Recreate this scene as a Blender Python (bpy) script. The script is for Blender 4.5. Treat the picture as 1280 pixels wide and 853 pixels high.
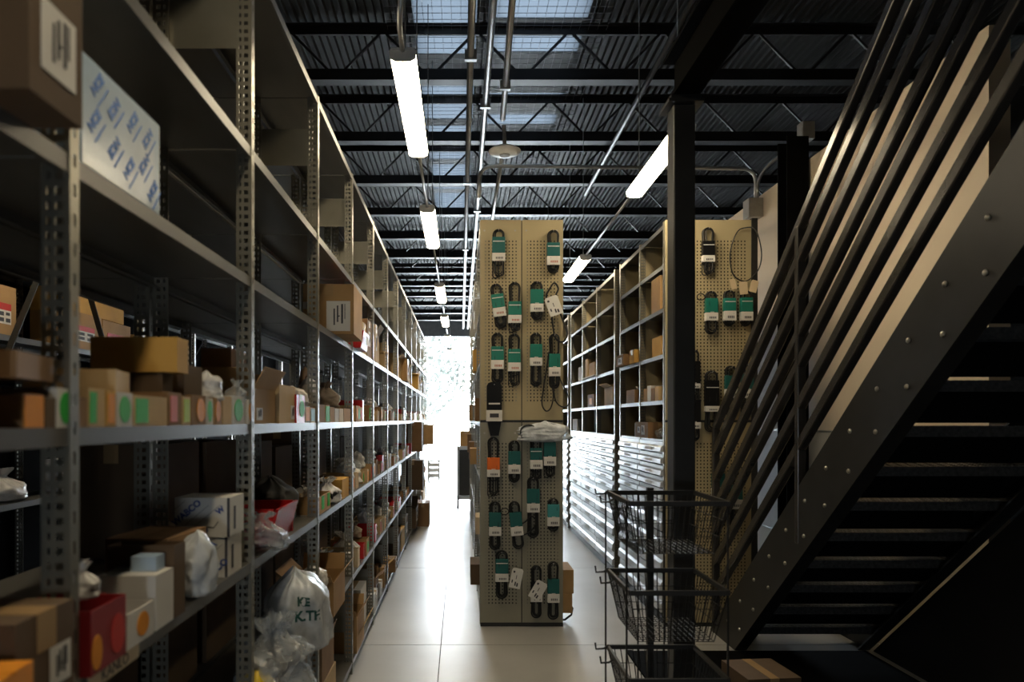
import bpy, bmesh, math, random
from mathutils import Vector, Matrix, noise

scene = bpy.context.scene
for o in list(bpy.data.objects):
    bpy.data.objects.remove(o)
COL = scene.collection
R = random.Random(7)
FPX, VX, VY, EYE = 853.0, 576.0, 525.0, 1.55      # focal length in pixels, vanishing point, eye height

# ------------------------------------------------------------------ camera, world, exposure
cam_data = bpy.data.cameras.new('camera')
cam_data.sensor_width = 36.0
cam_data.lens = 24.0
cam_data.shift_x = 64.0 / 1280.0
cam_data.shift_y = 98.5 / 1280.0
cam_data.clip_start = 0.02
cam_data.clip_end = 300
cam_data.dof.use_dof = True
cam_data.dof.focus_distance = 5.4
cam_data.dof.aperture_fstop = 2.6
cam = bpy.data.objects.new('camera', cam_data)
COL.objects.link(cam)
cam.location = (0, 0, EYE)
cam.rotation_euler = (math.radians(90), 0, 0)
scene.camera = cam

world = bpy.data.worlds.new('overcast_sky')
scene.world = world
world.use_nodes = True
bg = world.node_tree.nodes['Background']
bg.inputs[0].default_value = (0.80, 0.91, 1.0, 1)
bg.inputs[1].default_value = 60.0

vs = scene.view_settings
vs.view_transform = 'Standard'
vs.look = 'None'
vs.gamma = 1.0
vs.exposure = 0.12
vs.use_curve_mapping = False
scene.cycles.diffuse_bounces = 1

portal_data = bpy.data.lights.new('door_portal', 'AREA')
portal_data.shape = 'RECTANGLE'
portal_data.size, portal_data.size_y = 4.9, 4.48
portal_data.cycles.is_portal = True
portal = bpy.data.objects.new('door_portal', portal_data)
COL.objects.link(portal)
portal.location = (1.0, 24.1, 2.24)
portal.rotation_euler = (math.radians(-90), 0, 0)
BACK_WIN = (-0.25, 0.15, 0.95, 1.30)       # window in the wall behind the camera: x0, x1, z0, z1
pd2 = bpy.data.lights.new('window_portal', 'AREA')
pd2.shape = 'RECTANGLE'
pd2.size, pd2.size_y = 0.40, 0.35
pd2.cycles.is_portal = True
portal2 = bpy.data.objects.new('window_portal', pd2)
COL.objects.link(portal2)
portal2.location = (-0.05, -2.79, 1.125)
portal2.rotation_euler = (math.radians(90), 0, 0)

LAMP = 36.0          # radiance of the fluorescent lenses
LAMP_COL = (1.0, 0.84, 0.58)

# ------------------------------------------------------------------ materials
MATS = {}
def mat(name, col, rough=0.6, metal=0.0, var=0.15, scale=8.0, bump=0.0, spec=0.5, stretch=None, detail=4.0, col2=None):
    if name in MATS:
        return MATS[name]
    m = bpy.data.materials.new(name)
    m.use_nodes = True
    nt = m.node_tree
    b = nt.nodes['Principled BSDF']
    b.inputs['Roughness'].default_value = rough
    b.inputs['Metallic'].default_value = metal
    b.inputs['Specular IOR Level'].default_value = spec
    tc = nt.nodes.new('ShaderNodeTexCoord')
    mp = nt.nodes.new('ShaderNodeMapping')
    nt.links.new(tc.outputs['Object'], mp.inputs[0])
    if stretch:
        mp.inputs['Scale'].default_value = stretch
    nz = nt.nodes.new('ShaderNodeTexNoise')
    nz.inputs['Scale'].default_value = scale
    nz.inputs['Detail'].default_value = detail
    nt.links.new(mp.outputs[0], nz.inputs['Vector'])
    rp = nt.nodes.new('ShaderNodeValToRGB')
    rp.color_ramp.elements[0].position = 0.3
    rp.color_ramp.elements[1].position = 0.7
    c2 = col2 or tuple(min(1, c * (1 + var)) for c in col)
    rp.color_ramp.elements[0].color = tuple(c * (1 - var) for c in col) + (1,)
    rp.color_ramp.elements[1].color = tuple(c2) + (1,)
    nt.links.new(nz.outputs['Fac'], rp.inputs[0])
    nt.links.new(rp.outputs[0], b.inputs['Base Color'])
    if bump > 0:
        bp = nt.nodes.new('ShaderNodeBump')
        bp.inputs['Strength'].default_value = bump
        bp.inputs['Distance'].default_value = 0.01
        nt.links.new(nz.outputs['Fac'], bp.inputs['Height'])
        nt.links.new(bp.outputs[0], b.inputs['Normal'])
    MATS[name] = m
    return m

def emit(name, col, strength):
    m = bpy.data.materials.new(name)
    m.use_nodes = True
    b = m.node_tree.nodes['Principled BSDF']
    b.inputs['Base Color'].default_value = tuple(col) + (1,)
    b.inputs['Emission Color'].default_value = tuple(col) + (1,)
    b.inputs['Emission Strength'].default_value = strength
    MATS[name] = m
    return m

def film(name, col, alpha, rough=0.12):
    """thin plastic film: part clear, part milky, glossy folds"""
    m = bpy.data.materials.new(name)
    m.use_nodes = True
    nt = m.node_tree
    out = nt.nodes['Material Output']
    nt.nodes.remove(nt.nodes['Principled BSDF'])
    tr = nt.nodes.new('ShaderNodeBsdfTransparent')
    tr.inputs[0].default_value = (0.93, 0.95, 0.97, 1)
    pb = nt.nodes.new('ShaderNodeBsdfPrincipled')
    pb.inputs['Base Color'].default_value = tuple(col) + (1,)
    pb.inputs['Roughness'].default_value = rough
    tc = nt.nodes.new('ShaderNodeTexCoord')
    nz = nt.nodes.new('ShaderNodeTexNoise')
    nz.inputs['Scale'].default_value = 14
    nz.inputs['Detail'].default_value = 3
    nt.links.new(tc.outputs['Object'], nz.inputs['Vector'])
    bp = nt.nodes.new('ShaderNodeBump')
    bp.inputs['Strength'].default_value = 0.6
    bp.inputs['Distance'].default_value = 0.02
    nt.links.new(nz.outputs['Fac'], bp.inputs['Height'])
    nt.links.new(bp.outputs[0], pb.inputs['Normal'])
    mx = nt.nodes.new('ShaderNodeMixShader')
    mr = nt.nodes.new('ShaderNodeMapRange')
    mr.inputs[1].default_value, mr.inputs[2].default_value = 0.3, 0.7
    mr.inputs[3].default_value, mr.inputs[4].default_value = max(0, alpha - 0.2), min(1, alpha + 0.2)
    nt.links.new(nz.outputs['Fac'], mr.inputs[0])
    nt.links.new(mr.outputs[0], mx.inputs[0])
    nt.links.new(tr.outputs[0], mx.inputs[1])
    nt.links.new(pb.outputs[0], mx.inputs[2])
    nt.links.new(mx.outputs[0], out.inputs[0])
    MATS[name] = m
    return m

mat('concrete', (0.38, 0.375, 0.365), 0.42, 0, 0.16, 1.3, 0.03, 0.9, detail=8)
b_ = MATS['concrete'].node_tree.nodes['Principled BSDF']
b_.inputs['Coat Weight'].default_value = 0.6
b_.inputs['Coat Roughness'].default_value = 0.30
mat('joint', (0.05, 0.05, 0.05), 0.9)
mat('ground', (0.55, 0.55, 0.53), 0.9, 0, 0.1, 0.5)
mat('deck', (0.030, 0.032, 0.035), 0.55, 0.0, 0.2, 2.0, spec=0.25)
mat('joist', (0.010, 0.010, 0.011), 0.5, 0.0, 0.2, 4, spec=0.35)
mat('mesh_wire', (0.10, 0.10, 0.11), 0.5, 0.3)
mat('wall_dark', (0.008, 0.008, 0.008), 0.9, spec=0.0)
mat('wall_grey', (0.10, 0.10, 0.10), 0.85)
mat('wall_cream', (0.74, 0.62, 0.47), 0.65, 0, 0.05, 1.5)
mat('rack_steel', (0.27, 0.255, 0.21), 0.36, 0.75, 0.14, 5, 0.02)
mat('shelf_steel', (0.115, 0.11, 0.10), 0.38, 0.3, 0.16, 3, 0.02, stretch=(3, 0.6, 3))
mat('matte_black', (0.005, 0.005, 0.005), 0.9, 0, 0.2, 4, 0, 0.03)
mat('rack_dark', (0.022, 0.022, 0.02), 0.5, 0.2, 0.2, 4)
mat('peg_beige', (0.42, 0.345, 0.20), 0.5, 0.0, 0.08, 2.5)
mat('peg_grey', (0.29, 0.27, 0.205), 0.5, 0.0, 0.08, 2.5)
mat('peg_hook', (0.5, 0.5, 0.5), 0.3, 0.9)
mat('black_paint', (0.016, 0.016, 0.016), 0.42, 0.0, 0.3, 6, 0.02)
mat('rail_paint', (0.085, 0.08, 0.075), 0.27, 0.6, 0.25, 5, 0.02)
mat('tread_plate', (0.10, 0.10, 0.10), 0.38, 0.6, 0.3, 60, 0.4)
mat('bolt_zinc', (0.45, 0.42, 0.36), 0.35, 0.9)
mat('conduit', (0.45, 0.46, 0.47), 0.35, 0.75, 0.1)
mat('galv_box', (0.38, 0.36, 0.33), 0.5, 0.4)
mat('lamp_white', (0.75, 0.75, 0.73), 0.4)
emit('lamp_lens', LAMP_COL, LAMP)
mat('drawer', (0.56, 0.58, 0.60), 0.30, 0.35, 0.06, 3)
mat('rubber', (0.012, 0.012, 0.012), 0.6, 0, 0.3, 20)
mat('rubber_grey', (0.03, 0.03, 0.03), 0.5, 0, 0.3, 20)
mat('teal', (0.006, 0.17, 0.125), 0.5, 0, 0.06)
mat('teal_dark', (0.004, 0.10, 0.095), 0.5, 0, 0.06)
mat('teal_light', (0.05, 0.28, 0.29), 0.45, 0, 0.06)
mat('black_card', (0.006, 0.006, 0.007), 0.5, spec=0.2)
mat('label_white', (0.72, 0.70, 0.66), 0.6, 0, 0.04)
mat('print_dark', (0.05, 0.05, 0.06), 0.7)
mat('print_red', (0.45, 0.12, 0.07), 0.7)
mat('print_blue', (0.015, 0.05, 0.25), 0.6)
mat('film_blue', (0.03, 0.16, 0.55), 0.5)
mat('print_green', (0.01, 0.07, 0.06), 0.6)
mat('manila', (0.66, 0.52, 0.33), 0.7, 0, 0.05)
mat('card_tan', (0.42, 0.25, 0.105), 0.8, 0, 0.12, 6)
mat('card_pale', (0.55, 0.38, 0.19), 0.8, 0, 0.1, 6)
mat('card_brown', (0.25, 0.14, 0.062), 0.8, 0, 0.14, 6)
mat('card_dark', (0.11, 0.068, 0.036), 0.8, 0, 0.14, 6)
mat('card_yellow', (0.58, 0.33, 0.075), 0.8, 0, 0.1, 6)
mat('card_white', (0.64, 0.62, 0.58), 0.7, 0, 0.05, 6)
mat('card_inside', (0.16, 0.095, 0.05), 0.9, 0, 0.1, 6)
mat('tape', (0.40, 0.26, 0.13), 0.25, 0, 0.05)
mat('st_green', (0.02, 0.42, 0.05), 0.6, 0, 0.06)
mat('st_lime', (0.40, 0.55, 0.05), 0.6, 0, 0.06)
mat('st_orange', (0.75, 0.27, 0.01), 0.6, 0, 0.06)
mat('st_red', (0.55, 0.03, 0.02), 0.6, 0, 0.06)
mat('st_pink', (0.62, 0.16, 0.13), 0.6, 0, 0.06)
mat('red_plastic', (0.50, 0.012, 0.012), 0.35, 0, 0.1)
mat('red_box', (0.26, 0.012, 0.015), 0.5, 0, 0.1)
mat('orange_card', (0.80, 0.15, 0.005), 0.5, 0, 0.1)
mat('yellow_plastic', (0.72, 0.50, 0.01), 0.4, 0, 0.1)
mat('steel_part', (0.22, 0.21, 0.20), 0.3, 0.9, 0.4, 12)
mat('dark_part', (0.03, 0.03, 0.032), 0.35, 0.5, 0.4, 12)
mat('maroon_part', (0.22, 0.035, 0.05), 0.5, 0, 0.5, 25)
mat('paper', (0.62, 0.59, 0.55), 0.75, 0, 0.1, 10, 0.3)
mat('kraft_paper', (0.33, 0.26, 0.20), 0.8, 0, 0.2, 10, 0.3)
mat('film_wrap', (0.42, 0.55, 0.70), 0.22, 0, 0.08, 9, 0.3)
mat('bark', (0.16, 0.12, 0.09), 0.9, 0, 0.3, 6)
mat('leaf', (0.026, 0.030, 0.024), 0.7, 0, 0.3, 3)
mat('leaf_pale', (0.030, 0.034, 0.028), 0.7, 0, 0.3, 3)
film('bag_clear', (0.66, 0.70, 0.74), 0.30)
film('bag_milky', (0.70, 0.74, 0.78), 0.72, 0.2)
film('bag_frost', (0.78, 0.76, 0.74), 0.85, 0.25)

m = bpy.data.materials.new('skylight_pane')
m.use_nodes = True
nt = m.node_tree
nt.nodes.remove(nt.nodes['Principled BSDF'])
tl = nt.nodes.new('ShaderNodeBsdfTranslucent')
tl.inputs[0].default_value = (0.085, 0.092, 0.10, 1)
nt.links.new(tl.outputs[0], nt.nodes['Material Output'].inputs[0])
MATS['skylight_pane'] = m

# ------------------------------------------------------------------ mesh helpers
def px2x(px, Y): return (px - VX) * Y / FPX
def py2z(py, Y): return EYE + (VY - py) * Y / FPX

class MB:
    def __init__(self): self.v, self.f = [], []
    def box(self, x0, x1, y0, y1, z0, z1):
        n = len(self.v)
        self.v += [(x0,y0,z0),(x1,y0,z0),(x1,y1,z0),(x0,y1,z0),(x0,y0,z1),(x1,y0,z1),(x1,y1,z1),(x0,y1,z1)]
        self.f += [tuple(n+i for i in q) for q in ((0,3,2,1),(4,5,6,7),(0,1,5,4),(1,2,6,5),(2,3,7,6),(3,0,4,7))]
        return self
    def obox(self, M, sx, sy, sz):
        n = len(self.v)
        b = MB().box(-sx/2, sx/2, -sy/2, sy/2, -sz/2, sz/2)
        self.v += [tuple(M @ Vector(p)) for p in b.v]
        self.f += [tuple(n+i for i in q) for q in b.f]
        return self
    def bar(self, a, b, w, h=None, up=(0,0,1)):
        """rectangular bar from a to b; w across, h along 'up'"""
        a, b = Vector(a), Vector(b); h = h or w
        d = (b - a); L = d.length; d.normalize()
        u = Vector(up); s = d.cross(u)
        if s.length < 1e-4: s = d.cross(Vector((1,0,0)))
        s.normalize(); u = s.cross(d).normalized()
        n = len(self.v)
        for p in (a, b):
            for i, j in ((-1,-1),(1,-1),(1,1),(-1,1)):
                self.v.append(tuple(p + s*(i*w/2) + u*(j*h/2)))
        self.f += [(n,n+1,n+2,n+3),(n+7,n+6,n+5,n+4),(n,n+4,n+5,n+1),(n+1,n+5,n+6,n+2),(n+2,n+6,n+7,n+3),(n+3,n+7,n+4,n)]
        return self
    def tube(self, pts, r, n=8, closed=False, flat=1.0):
        pts = [Vector(p) for p in pts]; k = len(pts); base = len(self.v)
        prev = None
        for i, p in enumerate(pts):
            if closed: t = pts[(i+1) % k] - pts[i-1]
            else: t = pts[min(i+1, k-1)] - pts[max(i-1, 0)]
            t.normalize()
            ref = prev if prev is not None else (Vector((0,1,0)) if abs(t.y) < 0.9 else Vector((0,0,1)))
            s = ref - t * ref.dot(t)
            if s.length < 1e-5: s = t.orthogonal()
            s.normalize(); prev = s
            b = t.cross(s)
            for j in range(n):
                a = 2*math.pi*j/n
                self.v.append(tuple(p + s*(r*flat*math.cos(a)) + b*(r*math.sin(a))))
        for i in range(k if closed else k-1):
            i2 = (i+1) % k
            for j in range(n):
                self.f.append((base+i*n+j, base+i*n+(j+1)%n, base+i2*n+(j+1)%n, base+i2*n+j))
        if not closed:
            self.f.append(tuple(base+j for j in range(n-1,-1,-1)))
            self.f.append(tuple(base+(k-1)*n+j for j in range(n)))
        return self
    def prism(self, poly, axis, a, b):
        """extrude a 2-D polygon; axis 'x': poly=(y,z), 'y': (x,z), 'z': (x,y)"""
        def P(p, t): return {'x': (t,p[0],p[1]), 'y': (p[0],t,p[1]), 'z': (p[0],p[1],t)}[axis]
        n, k = len(self.v), len(poly)
        self.v += [P(p, a) for p in poly] + [P(p, b) for p in poly]
        self.f += [tuple(range(n+k-1, n-1, -1)), tuple(range(n+k, n+2*k))]
        self.f += [(n+i, n+(i+1)%k, n+k+(i+1)%k, n+k+i) for i in range(k)]
        return self
    def lathe(self, prof, n=16, c=(0,0,0)):
        b = len(self.v)
        for r, z in prof:
            for j in range(n):
                a = 2*math.pi*j/n
                self.v.append((c[0]+r*math.cos(a), c[1]+r*math.sin(a), c[2]+z))
        for i in range(len(prof)-1):
            for j in range(n):
                self.f.append((b+i*n+j, b+i*n+(j+1)%n, b+(i+1)*n+(j+1)%n, b+(i+1)*n+j))
        self.f.append(tuple(b+j for j in range(n-1,-1,-1)))
        self.f.append(tuple(b+(len(prof)-1)*n+j for j in range(n)))
        return self
    def move(self, M):
        self.v = [tuple(M @ Vector(p)) for p in self.v]; return self
    def mesh(self, name, m, smooth=False):
        me = bpy.data.meshes.new(name)
        me.from_pydata(self.v, [], self.f)
        bm = bmesh.new(); bm.from_mesh(me)
        bmesh.ops.recalc_face_normals(bm, faces=bm.faces)
        bm.to_mesh(me); bm.free()
        me.materials.append(MATS[m] if isinstance(m, str) else m)
        if smooth:
            me.polygons.foreach_set('use_smooth', [True]*len(me.polygons))
        return me
    def build(self, name, m, parent=None, smooth=False, loc=None, bevel=0):
        o = bpy.data.objects.new(name, self.mesh(name, m, smooth))
        COL.objects.link(o)
        if parent: o.parent = parent
        if loc: o.location = loc
        if bevel:
            b = o.modifiers.new('bevel', 'BEVEL'); b.width = bevel; b.segments = 2; b.limit_method = 'ANGLE'
        return o

def inst(me, name, parent=None, loc=(0,0,0), rot=(0,0,0), scale=(1,1,1)):
    o = bpy.data.objects.new(name, me); COL.objects.link(o)
    if parent: o.parent = parent
    o.location, o.rotation_euler, o.scale = loc, rot, scale
    return o
def tag(o, label=None, cat=None, group=None, kind=None):
    if label: o['label'] = label
    if cat: o['category'] = cat
    if group: o['group'] = group
    if kind: o['kind'] = kind
    return o
def thing(name, label, cat, loc=(0,0,0), rotz=0.0, group=None):
    o = bpy.data.objects.new(name, None); COL.objects.link(o)
    o.empty_display_size = 0.05
    o.location = loc; o.rotation_euler = (0,0,rotz)
    return tag(o, label, cat, group)
def struct(name, mb, m, label=None, **k):
    return tag(mb.build(name, m, **k), label=label, kind='structure')

def text_mb(body, size, depth=0.0006, bold=0.0):
    c = bpy.data.curves.new('lettering', 'FONT')
    c.body, c.size, c.extrude = body, size, depth
    c.align_x, c.align_y = 'CENTER', 'CENTER'
    c.resolution_u = 3
    c.offset = bold
    o = bpy.data.objects.new('lettering', c); COL.objects.link(o)
    dg = bpy.context.evaluated_depsgraph_get()
    me = bpy.data.meshes.new_from_object(o.evaluated_get(dg))
    mb = MB()
    mb.v = [tuple(v.co) for v in me.vertices]; mb.f = [tuple(p.vertices) for p in me.polygons]
    bpy.data.objects.remove(o); bpy.data.curves.remove(c); bpy.data.meshes.remove(me)
    return mb
ORD = ['zeroth','first','second','third','fourth','fifth','sixth','seventh','eighth','ninth','tenth','eleventh','twelfth','thirteenth','fourteenth','fifteenth','sixteenth','seventeenth','eighteenth','nineteenth','twentieth','twenty-first','twenty-second','twenty-third','twenty-fourth','twenty-fifth','twenty-sixth']

# ------------------------------------------------------------------ the setting
Y_FAR, Y_BACK, X_L, X_R = 24.0, -2.6, -6.5, 6.2
DECK_Z, CHORD_Z = 5.35, 4.80

fl = struct('floor', MB().box(X_L, X_R, Y_BACK, Y_FAR, -0.15, -0.012), 'joint', 'polished grey concrete warehouse floor with saw-cut joints')
jx = [X_L] + [x for x in (-0.137 - 3.66, -0.137, -0.137 + 3.66)] + [X_R]
jy = [Y_BACK] + [4.70 + 2.44 * k for k in range(-2, 8)] + [Y_FAR]
for i in range(len(jx) - 1):
    for j in range(len(jy) - 1):
        MB().box(jx[i] + 0.003, jx[i+1] - 0.003, jy[j] + 0.003, jy[j+1] - 0.003, -0.02, 0).build('slab', 'concrete', fl)

struct('wall_left', MB().box(X_L - 0.2, X_L, Y_BACK, Y_FAR, 0, 6), 'wall_dark', 'dark side wall of the warehouse behind the left racks')
bw = BACK_WIN
struct('wall_back', MB().box(X_L, bw[0], Y_BACK - 0.2, Y_BACK, 0, 6).box(bw[1], X_R, Y_BACK - 0.2, Y_BACK, 0, 6).box(bw[0], bw[1], Y_BACK - 0.2, Y_BACK, 0, bw[2]).box(bw[0], bw[1], Y_BACK - 0.2, Y_BACK, bw[3], 6), 'wall_dark', 'dark wall behind the camera')
struct('wall_right', MB().box(X_R, X_R + 0.2, Y_BACK, Y_FAR, 0, 6), 'wall_dark', 'dark side wall beyond the stairs')
DOOR = (-1.45, 3.45, 4.48)
w = MB().box(X_L, DOOR[0], Y_FAR, Y_FAR + 0.25, 0, 6).box(DOOR[1], X_R, Y_FAR, Y_FAR + 0.25, 0, 6).box(DOOR[0], DOOR[1], Y_FAR, Y_FAR + 0.25, DOOR[2], 6)
struct('wall_far', w, 'wall_grey', 'far end wall around the wide open dock door')
struct('ground', MB().box(-60, 60, Y_FAR + 0.25, 90, -0.16, -0.02), 'ground', 'pale sunlit yard outside the open door')
# cream partition with whiteboard
struct('wall_partition', MB().box(2.90, 3.02, 3.75, 7.7, 0, 3.72), 'wall_cream', 'cream partition wall behind the stairs')

wf = MB()
for a in ((bw[0], bw[0]+.04, bw[2], bw[3]), (bw[1]-.04, bw[1], bw[2], bw[3]), (bw[0]+.04, bw[1]-.04, bw[2], bw[2]+.04), (bw[0]+.04, bw[1]-.04, bw[3]-.04, bw[3])): wf.box(a[0], a[1], Y_BACK - .14, Y_BACK - .06, a[2], a[3])
struct('window_1', wf, 'conduit', 'plain window in the wall behind the camera')
# corrugated roof deck, ribs along Y, with two skylight strips left open
SKY1, SKY2, SKY_Y = (-0.45, 0.15), (0.30, 1.20), (5.7, 12.6)
PITCH = 0.075
mb = MB()
def deck_rib(mb, x, y0, y1):
    p = [(x, DECK_Z), (x+0.013, DECK_Z), (x+0.02, DECK_Z+0.045), (x+0.068, DECK_Z+0.045), (x+0.075, DECK_Z)]
    n = len(mb.v)
    for (a, z) in p: mb.v += [(a, y0, z), (a, y1, z)]
    for i in range(4): mb.f.append((n+2*i, n+2*i+1, n+2*i+3, n+2*i+2))
k = int(round((X_R - X_L) / PITCH))
x = -6.45 - PITCH
while x < X_R:
    c = x + PITCH / 2
    if SKY1[0] < c < SKY1[1]: segs = [(Y_BACK, SKY_Y[0]), (SKY_Y[1], Y_FAR)]
    elif SKY2[0] < c < SKY2[1]: segs = [(Y_BACK, SKY_Y[0]), (9.2, Y_FAR)]
    else: segs = [(Y_BACK, Y_FAR)]
    for a, b in segs: deck_rib(mb, x, a, b)
    x += PITCH
ceil = struct('ceiling', mb, 'deck', 'dark corrugated steel roof deck')
MB().box(X_L, SKY1[0], Y_BACK, Y_FAR, DECK_Z+0.12, DECK_Z+0.2).box(SKY2[1], X_R, Y_BACK, Y_FAR, DECK_Z+0.12, DECK_Z+0.2).box(SKY1[0], SKY2[1], Y_BACK, SKY_Y[0], DECK_Z+0.12, DECK_Z+0.2).box(SKY1[0], SKY2[1], SKY_Y[1], Y_FAR, DECK_Z+0.12, DECK_Z+0.2).box(SKY1[1], SKY2[0], SKY_Y[0], SKY_Y[1], DECK_Z+0.12, DECK_Z+0.2).box(SKY2[0], SKY2[1], 9.2, SKY_Y[1], DECK_Z+0.12, DECK_Z+0.2).build('roof_board', 'joist', ceil)
sk = 0
for (xa, xb), ylist in ((SKY1, [(5.7, 7.2), (7.5, 8.75), (8.95, 10.1), (10.3, 11.4), (11.6, 12.6)]), (SKY2, [(5.7, 6.55), (6.8, 7.15), (7.6, 7.85), (8.05, 8.3), (8.6, 8.9)])):
    ys = [ylist[0][0] - 0.01]
    for (a, b) in ylist:
        MB().box(xa - 0.02, xb + 0.02, a, b, DECK_Z + 0.06, DECK_Z + 0.07).build('skylight_panel', 'skylight_pane', ceil)
    edges = [SKY_Y[0] - 0.05] + [e for ab in ylist for e in ab] + [12.65 if xa < 0 else 9.25]
    for i in range(0, len(edges), 2):
        MB().box(xa - 0.02, xb + 0.02, edges[i] - 0.001, edges[i+1] + 0.001, DECK_Z + 0.055, DECK_Z + 0.08).build('skylight_bar', 'joist', ceil)

# safety wire mesh under the deck
mb = MB()
for i in range(25):
    xx = -0.7 + 0.0875 * i
    mb.box(xx - 0.002, xx + 0.002, 4.6, 16, DECK_Z - 0.05, DECK_Z - 0.046)
for i in range(int(11.4 / 0.1)):
    yy = 4.6 + 0.1 * i
    mb.box(-0.7, 1.4, yy - 0.002, yy + 0.002, DECK_Z - 0.046, DECK_Z - 0.042)
tag(mb.build('wire_mesh', 'mesh_wire'), 'fine wire safety netting stretched below the roof deck', 'wire mesh', kind='stuff')

# bar joists across the hall, every web bar a part
JX0, JX1, STEP = -4.8, 5.4, 0.9
web_a = MB().bar((0, 0, CHORD_Z + 0.04), (STEP/2, 0, DECK_Z - 0.05), 0.022).mesh('web_bar', 'joist')
web_b = MB().bar((STEP/2, 0, DECK_Z - 0.05), (STEP, 0, CHORD_Z + 0.04), 0.022).mesh('web_bar', 'joist')
low = MB().prism([(-0.06, CHORD_Z), (0.06, CHORD_Z), (0.06, CHORD_Z+0.008), (0.012, CHORD_Z+0.008), (0.012, CHORD_Z+0.13), (-0.012, CHORD_Z+0.13), (-0.012, CHORD_Z+0.008), (-0.06, CHORD_Z+0.008)], 'x', X_L, X_R).mesh('bottom_chord', 'joist')
top = MB().prism([(-0.06, DECK_Z-0.005), (0.06, DECK_Z-0.005), (0.06, DECK_Z-0.013), (0.012, DECK_Z-0.013), (0.012, DECK_Z-0.09), (-0.012, DECK_Z-0.09), (-0.012, DECK_Z-0.013), (-0.06, DECK_Z-0.013)], 'x', X_L, X_R).mesh('top_chord', 'joist')
for j in range(13):
    yy = 5.15 + 1.43 * j
    t = thing('bar_joist', '%s dark steel bar joist overhead, counting from the viewer' % ORD[j+1], 'roof joist', (0, yy, 0), 0, 'bar joists under the roof deck')
    inst(low, 'bottom_chord', t); inst(top, 'top_chord', t)
    n = 11 if j < 7 else 0
    for i in range(n):
        xx = JX0 + STEP * i
        inst(web_a, 'web_bar', t, (xx, 0, 0)); inst(web_b, 'web_bar', t, (xx, 0, 0))
    if n == 0:
        mb = MB()
        for i in range(11):
            xx = JX0 + STEP * i
            mb.bar((xx, 0, CHORD_Z + 0.04), (xx + STEP/2, 0, DECK_Z - 0.05), 0.028).bar((xx + STEP/2, 0, DECK_Z - 0.05), (xx + STEP, 0, CHORD_Z + 0.04), 0.028)
        tag(mb.build('web_lattice', 'joist', t), kind='stuff')

# mezzanine above the stairs, its beam and column
struct('mezzanine_floor', MB().box(0.97, X_R, Y_BACK, 1.0, 3.25, 3.45), 'black_paint', 'dark steel mezzanine floor that the stairs climb to')
t = thing('steel_beam', 'dark steel beam running from the black column back overhead', 'beam', (1.02, 0, 0))
MB().prism([(-0.06,3.02),(0.06,3.02),(0.06,3.035),(0.006,3.035),(0.006,3.235),(0.06,3.235),(0.06,3.25),(-0.06,3.25),(-0.06,3.235),(-0.006,3.235),(-0.006,3.035),(-0.06,3.035)], 'y', Y_BACK, 3.24).build('i_section', 'matte_black', t)
MB().box(-0.07, 0.07, 3.08, 3.24, 3.005, 3.02).build('bearing_plate', 'black_paint', t)
t = thing('steel_column', 'black square steel column standing in the right aisle behind the wire stand', 'column', (1.02, 3.16, 0))
MB().box(-0.05, 0.05, -0.05, 0.05, 0.015, 2.99).build('shaft', 'black_paint', t, bevel=0.006)
MB().box(-0.1, 0.1, -0.1, 0.1, 0, 0.015).build('base_plate', 'black_paint', t)
MB().box(-0.08, 0.08, -0.08, 0.08, 2.99, 3.005).build('cap_plate', 'black_paint', t)
t = thing('steel_column', 'dark wide-flange column against the cream wall beyond the stairs', 'column', (2.79, 5.66, 0))
MB().box(-0.09, 0.09, -0.01, 0, 0, 3.9).build('flange', 'matte_black', t)
MB().box(-0.09, 0.09, 0.15, 0.16, 0, 3.9).build('flange', 'matte_black', t)
MB().box(-0.005, 0.005, 0, 0.15, 0, 3.9).build('web', 'black_paint', t)

# ------------------------------------------------------------------ lamps and pipes overhead
LZ = 3.28
def lamp(X, y0, y1, label, stem=True):
    t = thing('strip_light', label, 'ceiling light', (X, y0, LZ), 0, 'fluorescent strip lights')
    L = y1 - y0
    MB().prism([(-0.062, 0.045), (0.062, 0.045), (0.055, 0.060), (-0.055, 0.060)], 'y', 0.0, L).build('housing', 'lamp_white', t)
    MB().prism([(-0.062, 0.044), (-0.058, 0.012), (-0.035, 0.0), (0.035, 0.0), (0.058, 0.012), (0.062, 0.044)], 'y', 0.012, L - 0.012).build('lens', 'lamp_lens', t)
    e = [(-0.066, 0.048), (-0.061, 0.010), (-0.036, -0.003), (0.036, -0.003), (0.061, 0.010), (0.066, 0.048)]
    MB().prism(e, 'y', 0.004, 0.012).build('end_cap', 'lamp_white', t)
    MB().prism(e, 'y', L - 0.012, L - 0.004).build('end_cap', 'lamp_white', t)
    for yy in (0.15, L - 0.15):
        MB().tube([(0, yy, 0.060), (0, yy, CHORD_Z - LZ + 0.3)], 0.004, 6).build('hanger_rod', 'conduit', t)
XA, XB = -0.28, 1.35
rowA = [(3.28, 4.50), (5.68, 6.90), (8.89, 10.15), (11.5, 12.72), (14.2, 15.42), (17.0, 18.22)]
for i, (a, b) in enumerate(rowA):
    lamp(XA, a, b, ('nearest', 'second', 'third', 'fourth', 'fifth', 'sixth')[i] + ' glowing strip light above the left aisle')
lamp(XA, 0.2, 1.42, 'glowing strip light directly overhead in the left aisle')
lamp(-1.85, 2.9, 4.12, 'glowing strip light in the aisle behind the left rack')
rowB = [(4.10, 5.32), (7.38, 8.60), (10.4, 11.62), (13.4, 14.62)]
for i, (a, b) in enumerate(rowB):
    lamp(XB, a, b, ('nearest', 'second', 'third', 'fourth')[i] + ' glowing strip light above the right aisle')

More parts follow.
